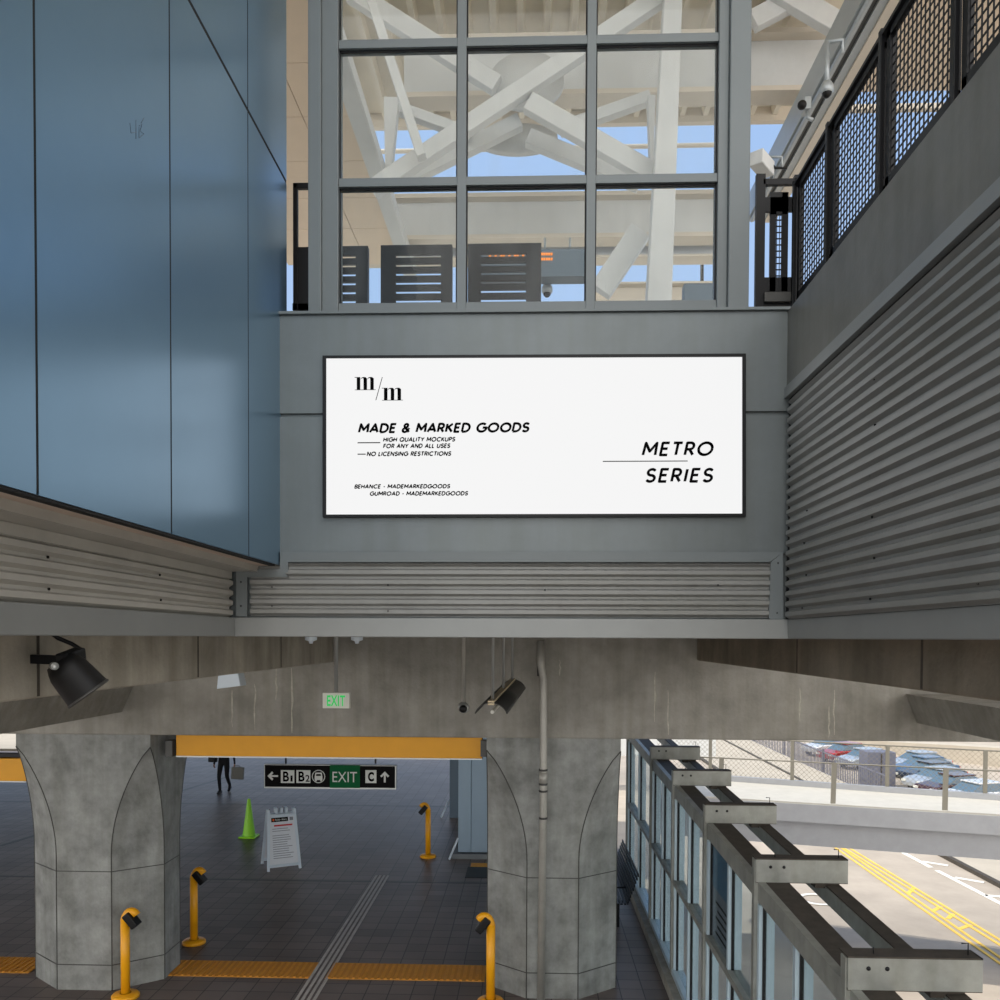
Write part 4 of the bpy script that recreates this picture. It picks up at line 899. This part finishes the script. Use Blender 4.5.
for i, y in enumerate(pY[:-1]):
    xe = aty(843, 860, pyo[1]).x+(0 if i > 1 else .03); z = zof(y)
    o = MB().beam((XS-.02, y-.05, z-.105), (xe, y-.05, z-.105), .012, .19).build('outrigger', 'steel', sc)
    mb = MB(); mb.box((XS-.02, y-.055, z-.012), (xe, y+.09, z)); mb.box((XS-.02, y-.055, z-.205), (xe, y+.02, z-.19)); mb.box((xe-.01, y-.055, z-.2), (xe, y+.05, z)); mb.build('outrigger_flange', 'rust', sc)
    for xx in (XS+.10, XS+.21):
        MB().lathe([(1e-4, .008), (.012, .006), (.014, 0)], (xx, y-.057, z-.07), 8, (0, -1, 0)).build('bolt', 'black', sc)
    MB().tube([(XS+.15, y, z), (XS+.15, y, z+.04)], .004, 6).build('spike_pin', 'black', sc); MB().tube([(xe-.06, y, z), (xe-.06, y, z+.07), (xe-.10, y, z+.07)], .004, 6).build('spike_pin', 'black', sc)
    B((XO-.12, y-.03, z-.25), (XO+.08, y+.08, z-.205)).build('hanger_plate', 'rust', sc)
mb = MB(); zz = lambda y: zof(y)-.28
mb.beam((XO+.03, yA, zz(yA)+.045), (XO+.03, yZ, zz(yZ)+.045), .12, .02)
mb.build('outer_rail_top', 'rust', sc); mb = MB(); mb.beam((XO-.03, yA, zz(yA)-.02), (XO-.03, yZ, zz(yZ)-.02), .015, .13); mb.build('outer_rail', 'steel', sc)
mb = MB(); y0 = (pY[2]+pY[3])/2
po = thing('wall_poster', 'narrow blue and grey poster on the glazed screen', 'poster', (XS+.03, pY[2]+1.6, 1.5))
ya_, yb_ = (pY[2]+pY[3])/2+.06, pY[3]-.12
B((XS+.055, ya_, ztn+.05), (XS+.06, yb_, zof(9)-.4)).build('sheet', 'grey', po); B((XS+.053, ya_, zof(9)-.85), (XS+.055, yb_, zof(9)-.4)).build('blue_header', 'poster', po)
mb = MB()
for k in range(5): mb.box((XS+.052, ya_+.15, ztn+.12+k*.08), (XS+.055, yb_-.15-.08*(k % 2), ztn+.145+k*.08))
mb.build('text_lines', 'ink', po)

# ================================================================== OUTSIDE
ZG = -5.0
struct(B((-120, -40, ZG-.3), (260, 420, ZG)).build('ground', 'asphalt'), 'sunlit tan asphalt road surface outside', 'road')
B_edge = B((-40, 32.7, ZG), (1.95, 33, -.301)); struct(B_edge.build('podium_wall', 'concrete'), 'concrete podium wall below the concourse edge', 'wall')
def gp(px, py, dz=.02): v = atz(px, py, ZG); v.z = ZG+dz; return v
def stripe(pa, pb, w, m, label, name='road_line', ext=0):
    a, b = gp(*pa), gp(*pb); d = (b-a).normalized(); a = a-d*ext; b = b+d*ext
    mb = MB().beam(a, b, w, .02); return mb.build(name, m), label
for pa, pb, lab in (((838, 843), (1000, 943), 'upper double yellow road line'), ((856, 860.5), (1000, 961), 'lower double yellow road line')):
    a, b = gp(*pa), gp(*pb); d = (b-a).normalized(); n_ = Vector((-d.y, d.x, 0)); mb = MB()
    for s in (-.13, .13): mb.beam(a+n_*s-d*25, b+n_*s+d*8, .10, .02)
    tag(mb.build('road_line', 'lineY'), lab+' running beside the screen', 'road line')
rungs = MB()
for pa, pb in (((908, 894), (914, 888)), ((933, 911), (941, 907)), ((960, 929), (971, 925)), ((948, 919), (953, 914))):
    rungs.beam(gp(*pa, .008), gp(*pb, .008), .16, .016)
tag(rungs.build('road_marking', 'lineY'), 'short yellow rungs between the two yellow lines', 'road line')
for pa, pb, w, lab in (((890, 846), (931, 868), .2, 'white lane line behind the bridge shadow, far part'), ((937, 871), (1010, 909), .2, 'white lane line at the right edge, near part')):
    tag(stripe(pa, pb, w, 'lineW', lab)[0], lab, 'road line')
mb = MB()
for pa, pb in (((922, 862), (948, 866)), ((955, 878), (984, 883)), ((985, 896), (1010, 898))): mb.beam(gp(*pa), gp(*pb), .22, .02)
tag(mb.build('road_marking', 'lineW'), 'white parking bay ticks beyond the lane line', 'road line')
# sidewalk with dark curb
a, b = gp(928, 849), gp(1000, 887); d = (b-a).normalized(); n_ = Vector((-d.y, d.x, 0)); n_ = n_ if n_.x > 0 else -n_
mb = MB().prism([a-d*90+Vector((0, 0, -.01)), b+d*20+Vector((0, 0, -.01)), b+d*20+n_*2.6, a-d*90+n_*2.6], (0, 0, .15)); tag(mb.build('sidewalk', 'walk'), 'pale sidewalk strip at the right behind the dark curb', 'sidewalk')['kind'] = 'structure'
mb = MB().beam(a-d*90+Vector((0, 0, .05)), b+d*20+Vector((0, 0, .05)), .22, .2); tag(mb.build('curb_edge', 'rust'), 'dark curb along the edge of the pale sidewalk', 'curb')
# manhole ring
c_ = gp(818, 900); tag(MB().lathe([(.55, 0), (.55, .02), (.7, .02), (.7, 0)], c_, 28).build('manhole_ring', 'lineW'), 'pale painted manhole ring on the road between the rails', 'manhole')
# footbridge
ZD = -.2
def dp(px, py, z=ZD): return atz(px, py, z)
N0, N1 = dp(700, 797), dp(1010, 816); Fa, Fb = dp(700, 779), dp(1010, 801)
dn = (N1-N0).normalized(); N0 = N0-dn*1.5; N1 = N1+dn*14; df = (Fb-Fa).normalized(); Fa = Fa-df*1.5; Fb = Fb+df*14
br = thing('footbridge', 'white footbridge deck crossing the road on the right', 'bridge', (N0+N1)/2-Vector((0, 0, 1.2)))
MB().prism([N0, N1, Fb, Fa], (0, 0, -.25)).build('deck', 'bridge', br)
out = Vector((dn.y, -dn.x, 0)); out = out if out.y < 0 else -out
MB().prism([N0+out*.12, N1+out*.12, N1, N0], (0, 0, .05)).build('edge_upstand', 'bridge', br)
MB().prism([N0+out*.15, N1+out*.15, N1+out*.0, N0+out*.0], (0, 0, -.52)).build('fascia', 'fascia', br)
MB().prism([N0+out*.03-Vector((0, 0, .5)), N1+out*.03-Vector((0, 0, .5)), N1-out*.6-Vector((0, 0, .5)), N0-out*.6-Vector((0, 0, .5))], (0, 0, -.72)).build('edge_girder', 'fascia', br)
MB().prism([Fa-Vector((0, 0, .25)), Fb-Vector((0, 0, .25)), Fb+out*.4-Vector((0, 0, .25)), Fa+out*.4-Vector((0, 0, .25))], (0, 0, -.8)).build('far_girder', 'fascia', br)
MB().beam(Fa+Vector((0, 0, .08)), Fb+Vector((0, 0, .08)), .16, .2).build('kerb_tube', 'fascia', br)
def fence_line(P0, D, pxs, lean, hgt, top, lab, grp):
    t = thing('chain_link_fence', lab, 'fence', P0)
    # posts where the given pixel columns meet the deck edge
    pts = []
    for px in pxs:
        r0 = ray(px, 790); r0.z = 0; A2 = Matrix(((r0.x, -D.x), (r0.y, -D.y)))
        s_, u_ = A2.inverted() @ Vector((P0.x, P0.y)); pts.append(P0+D*u_)
    st_ = pts[-1]-pts[-2]; pts = pts+[pts[-1]+st_, pts[-1]+st_*2]
    L_ = lean*hgt*.12
    for p in pts: MB().beam(p, p+Vector((0, 0, hgt))+L_, .10, .07).build('post', 'galv', t)
    for f_ in top:
        MB().tube([P0+Vector((0, 0, hgt*f_))+L_*f_, pts[-1]+Vector((0, 0, hgt*f_))+L_*f_], .022, 6).build('rail', 'galv', t)
    mb = MB(); Lg = (pts[-1]-P0).length; n = int(Lg/.16); hh = hgt*.98; up = Vector((0, 0, 1))
    for k in range(-int(hh/.16), n):
        for sg in (0, 1):
            s0 = k*.16; e0_, e1_ = s0, s0+hh
            z0_, z1_ = 0, hh
            if e0_ < 0: z0_ = -e0_; e0_ = 0
            if e1_ > Lg: z1_ = hh-(e1_-Lg); e1_ = Lg
            if z1_ <= z0_: continue
            if sg: a_, b_ = P0+D*e0_+up*(.04+hh-z0_), P0+D*e1_+up*(.04+hh-z1_)
            else: a_, b_ = P0+D*e0_+up*(z0_+.04), P0+D*e1_+up*(z1_+.04)
            mb.beam(a_, b_, .008, .008)
    mb.build('chain_link', 'galv', t)
    return t
fence_line(Fa+Vector((0, 0, .05)), df, (710, 792, 887, 985), Vector((0, 0, 0)), 1.42, (1.0,), 'chain link fence along the far edge of the footbridge', None)
t = thing('post_and_cable_rail', 'grey posts with thin rails along the near edge of the footbridge', 'railing', N0)
for px in (720, 833, 945):
    r0 = ray(px, 800); r0.z = 0; A2 = Matrix(((r0.x, -dn.x), (r0.y, -dn.y))); s_, u_ = A2.inverted() @ Vector((N0.x, N0.y)); p = N0+dn*u_
    MB().beam(p, p+Vector((.06, .1, 1.22)), .13, .06, up=(0, 1, 0)).build('post', 'galv', t)
MB().tube([N0+Vector((.05, .1, 1.2)), N1+Vector((.05, .1, 1.2))], .02, 6).build('rail', 'galv', t)
# picket fence along far side of road
a, b = gp(757, 744.5, 0), gp(848, 786, 0); d = (b-a).normalized(); b = b+d*6; a = a-d*10
t = thing('picket_fence', 'violet-grey iron picket fence running away beside the car park', 'fence', a)
Lg = (b-a).length; mb = MB(); k = 0.0
while k < Lg: p = a+d*k; mb.beam(p, p+Vector((0, 0, 1.7)), .05, .05); k += .3 if k > Lg*.5 else .45
mb.build('pickets', 'iron', t)['kind'] = 'stuff'
for z in (.15, 1.6): MB().beam(a+Vector((0, 0, z)), b+Vector((0, 0, z)), .07, .07).build('rail', 'iron', t)
k = 0
while k < Lg: p = a+d*k; MB().beam(p, p+Vector((0, 0, 1.85)), .12, .12).build('post', 'iron', t); k += 9
# pale verge between fence and road
a2, b2 = gp(757, 744.5, 0), gp(848, 786, 0); a3, b3 = gp(700, 745, 0), gp(790, 790, 0)
n_ = Vector((-d.y, d.x, 0)); n_ = n_ if n_.x < 0 else -n_
tag(MB().prism([a, b, b+n_*7, a+n_*7], (0, 0, .12)).build('verge', 'walk'), 'pale tan verge between the picket fence and the road', 'sidewalk')['kind'] = 'structure'
mb = MB().beam(a+n_*7.1, b+n_*7.1, .25, .3); tag(mb.build('curb_edge', 'rust'), 'dark far curb beside the pale tan verge', 'curb')
# far barrier/ramp wall
a, b = atz(860, 760, ZG), atz(1040, 775, ZG)
a = aty(850, 752, 75); b = aty(1060, 778, 62); mb = MB().prism([a, b, b+Vector((0, 0, 1.9)), a+Vector((0, 0, 1.1))], (.6, 1.5, 0)); tag(mb.build('ramp_parapet', 'walk'), 'beige ramp parapet beyond the car park under the concrete beam', 'parapet')
a = aty(850, 752, 75)
# building blocks of pale purple enclosure
p = gp(886, 788, 0); t = thing('utility_enclosure', 'slate grey utility enclosure between the red and silver cars', 'enclosure', p)
B(p+Vector((-1.2, 0, 0)), p+Vector((.6, 1.4, 2.3))).build('casing', 'iron', t); B(p+Vector((-.35, -.05, .2)), p+Vector((-.28, 0, 2.2))).build('door_seam', 'rust', t)
# cars
def car(paint, loc, rz, label):
    t = thing('car', label, 'car', (0, 0, 0), 'parked cars beyond the footbridge')
    pr = [(-2.2, .35), (-2.25, .62), (-2.12, .86), (-1.25, .98), (1.35, .98), (2.1, .90), (2.22, .62), (2.18, .35)]
    mb = MB(); sec = []
    W = [(-.88, 0), (.88, 0)]
    mb.prism([(x, -.88, z) for x, z in pr], (0, 1.76, 0)); bd = mb.build('body', paint, t, bevel=.08)
    cab = [(-1.25, .96, .80), (-.45, 1.42, .66), (.75, 1.46, .66), (1.75, .96, .80)]
    vs = [(x, -w_, z) for x, z, w_ in cab]+[(x, w_, z) for x, z, w_ in cab]
    MB().add(vs, [(0, 1, 2, 3), (7, 6, 5, 4), (0, 4, 5, 1), (1, 5, 6, 2), (2, 6, 7, 3), (3, 7, 4, 0)]).build('window_glass', CARG, t, bevel=.04)
    MB().box((-.62, -.68, 1.40), (.98, .68, 1.49)).build('roof', paint, t, bevel=.03)
    for x in (-1.4, 1.4):
        for y in (-.8, .8):
            MB().lathe([(1e-4, -.1), (.3, -.1), (.33, -.07), (.33, .07), (.3, .1), (1e-4, .1)], (x, y, .33), 20, (0, 1, 0)).build('wheel', 'rubber', t)
    for y in (-.65, .65): MB().box((-2.27, y-.17, .62), (-2.2, y+.17, .76)).build('headlight', 'lampw', bd)
    for y in (-.65, .65): MB().box((2.15, y-.15, .66), (2.24, y+.15, .82)).build('tail_light', 'red', bd)
    t.location = loc; t.rotation_euler = (0, 0, rz); return t
proto = car(CARP['silver'], (0, 0, 0), 0, 'silver car')
specs = [(795+10, 775, 'blue', 'blue car farthest in the row beside the enclosure'), (818, 783, 'silver', 'x')]
cars = [('silver', 919, 771.6, 'pale silver-blue car, farthest of the row right of the grey enclosure'), ('blue', 925, 777.4, 'blue-grey car second from the enclosure in the parked row'),
        ('dark', 931, 783.7, 'dark car third from the enclosure, behind the bridge fence'), ('silver', 940, 790.6, 'light silver car in the middle of the parked row'),
        ('maroon', 954, 798, 'maroon-black car between the silver and pale blue cars'), ('white', 978, 806.5, 'white car with blue-tinted windows nearest the right edge'),
        ('white', 829, 755, 'white car behind the picket fence, left of the red one'), ('red', 846, 761.5, 'red car parked behind the picket fence'), ('silver', 866, 768, 'silver car right of the red one behind the fence')]
for i, (c_, px, py_, lab) in enumerate(cars):
    o = proto if i == 0 else copy_tree(proto)
    o.location = gp(px, py_, 0); o.rotation_euler = (0, 0, math.radians(18 if i < 6 else 25)); o['label'] = lab
    for ch in o.children:
        if ch.name.split('.')[0] in ('body', 'roof'):
            ch.data = ch.data.copy(); ch.data.materials[0] = CARP[c_]
# far white wall on horizon behind left opening & platform edge
struct(B((-60, 34.5, -2.5), (1.9, 45, -.1)).build('far_platform', 'walk'), 'sunlit pale platform edge beyond the far end of the concourse', 'platform')
t = tag(B((-34, 55, -3), (12, 56, 5)).build('far_building', 'white'), 'pale building far beyond the concourse opening', 'building')

# ================================================================== LIGHT
sun = bpy.data.lights.new('sun', 'SUN'); sun.energy = 4.4; sun.angle = math.radians(.6); sun.color = (1, .94, .84)
so_ = bpy.data.objects.new('sun', sun); COL.objects.link(so_)
sdir = Vector((-.75, .12, .90)).normalized(); so_.rotation_euler = sdir.to_track_quat('Z', 'Y').to_euler(); so_.location = (0, 0, 30)
W = bpy.data.worlds.new('sky'); SC.world = W; W.use_nodes = True; nt = W.node_tree; N = nt.nodes; L = nt.links
bg = N['Background']; tc = N.new('ShaderNodeTexCoord'); sx = N.new('ShaderNodeSeparateXYZ'); L.new(tc.outputs['Generated'], sx.inputs[0])
rp = N.new('ShaderNodeValToRGB'); e = rp.color_ramp.elements; e[0].position = 0; e[0].color = (.62, .72, .82, 1); e[1].position = .8; e[1].color = (.25, .42, .75, 1)
m_ = rp.color_ramp.elements.new(.25); m_.color = (.40, .55, .80, 1)
L.new(sx.outputs['Z'], rp.inputs['Fac'])
# unseen bank of bright cloud added behind the camera to fill the dim interior
cn = N.new('ShaderNodeTexNoise'); cn.inputs['Scale'].default_value = 2.2; cn.inputs['Detail'].default_value = 6; L.new(tc.outputs['Generated'], cn.inputs['Vector'])
ma = N.new('ShaderNodeMath'); ma.operation = 'MULTIPLY_ADD'; ma.inputs[1].default_value = .9; L.new(cn.outputs['Fac'], ma.inputs[0]); 
mb_ = N.new('ShaderNodeMath'); mb_.operation = 'MULTIPLY'; mb_.inputs[1].default_value = -1; L.new(sx.outputs['Y'], mb_.inputs[0]); L.new(mb_.outputs[0], ma.inputs[2])
mr = N.new('ShaderNodeMapRange'); mr.inputs['From Min'].default_value = .35; mr.inputs['From Max'].default_value = .95; L.new(ma.outputs[0], mr.inputs['Value'])
mx = N.new('ShaderNodeMix'); mx.data_type = 'RGBA'; L.new(mr.outputs[0], mx.inputs['Factor']); L.new(rp.outputs['Color'], mx.inputs['A']); mx.inputs['B'].default_value = (2.15, 2.1, 2.05, 1)
L.new(mx.outputs['Result'], bg.inputs['Color']); bg.inputs['Strength'].default_value = 1.15
SC.view_settings.view_transform = 'Standard'; SC.view_settings.look = 'None'; SC.view_settings.exposure = 0.0; SC.view_settings.gamma = 1; SC.view_settings.use_curve_mapping = False
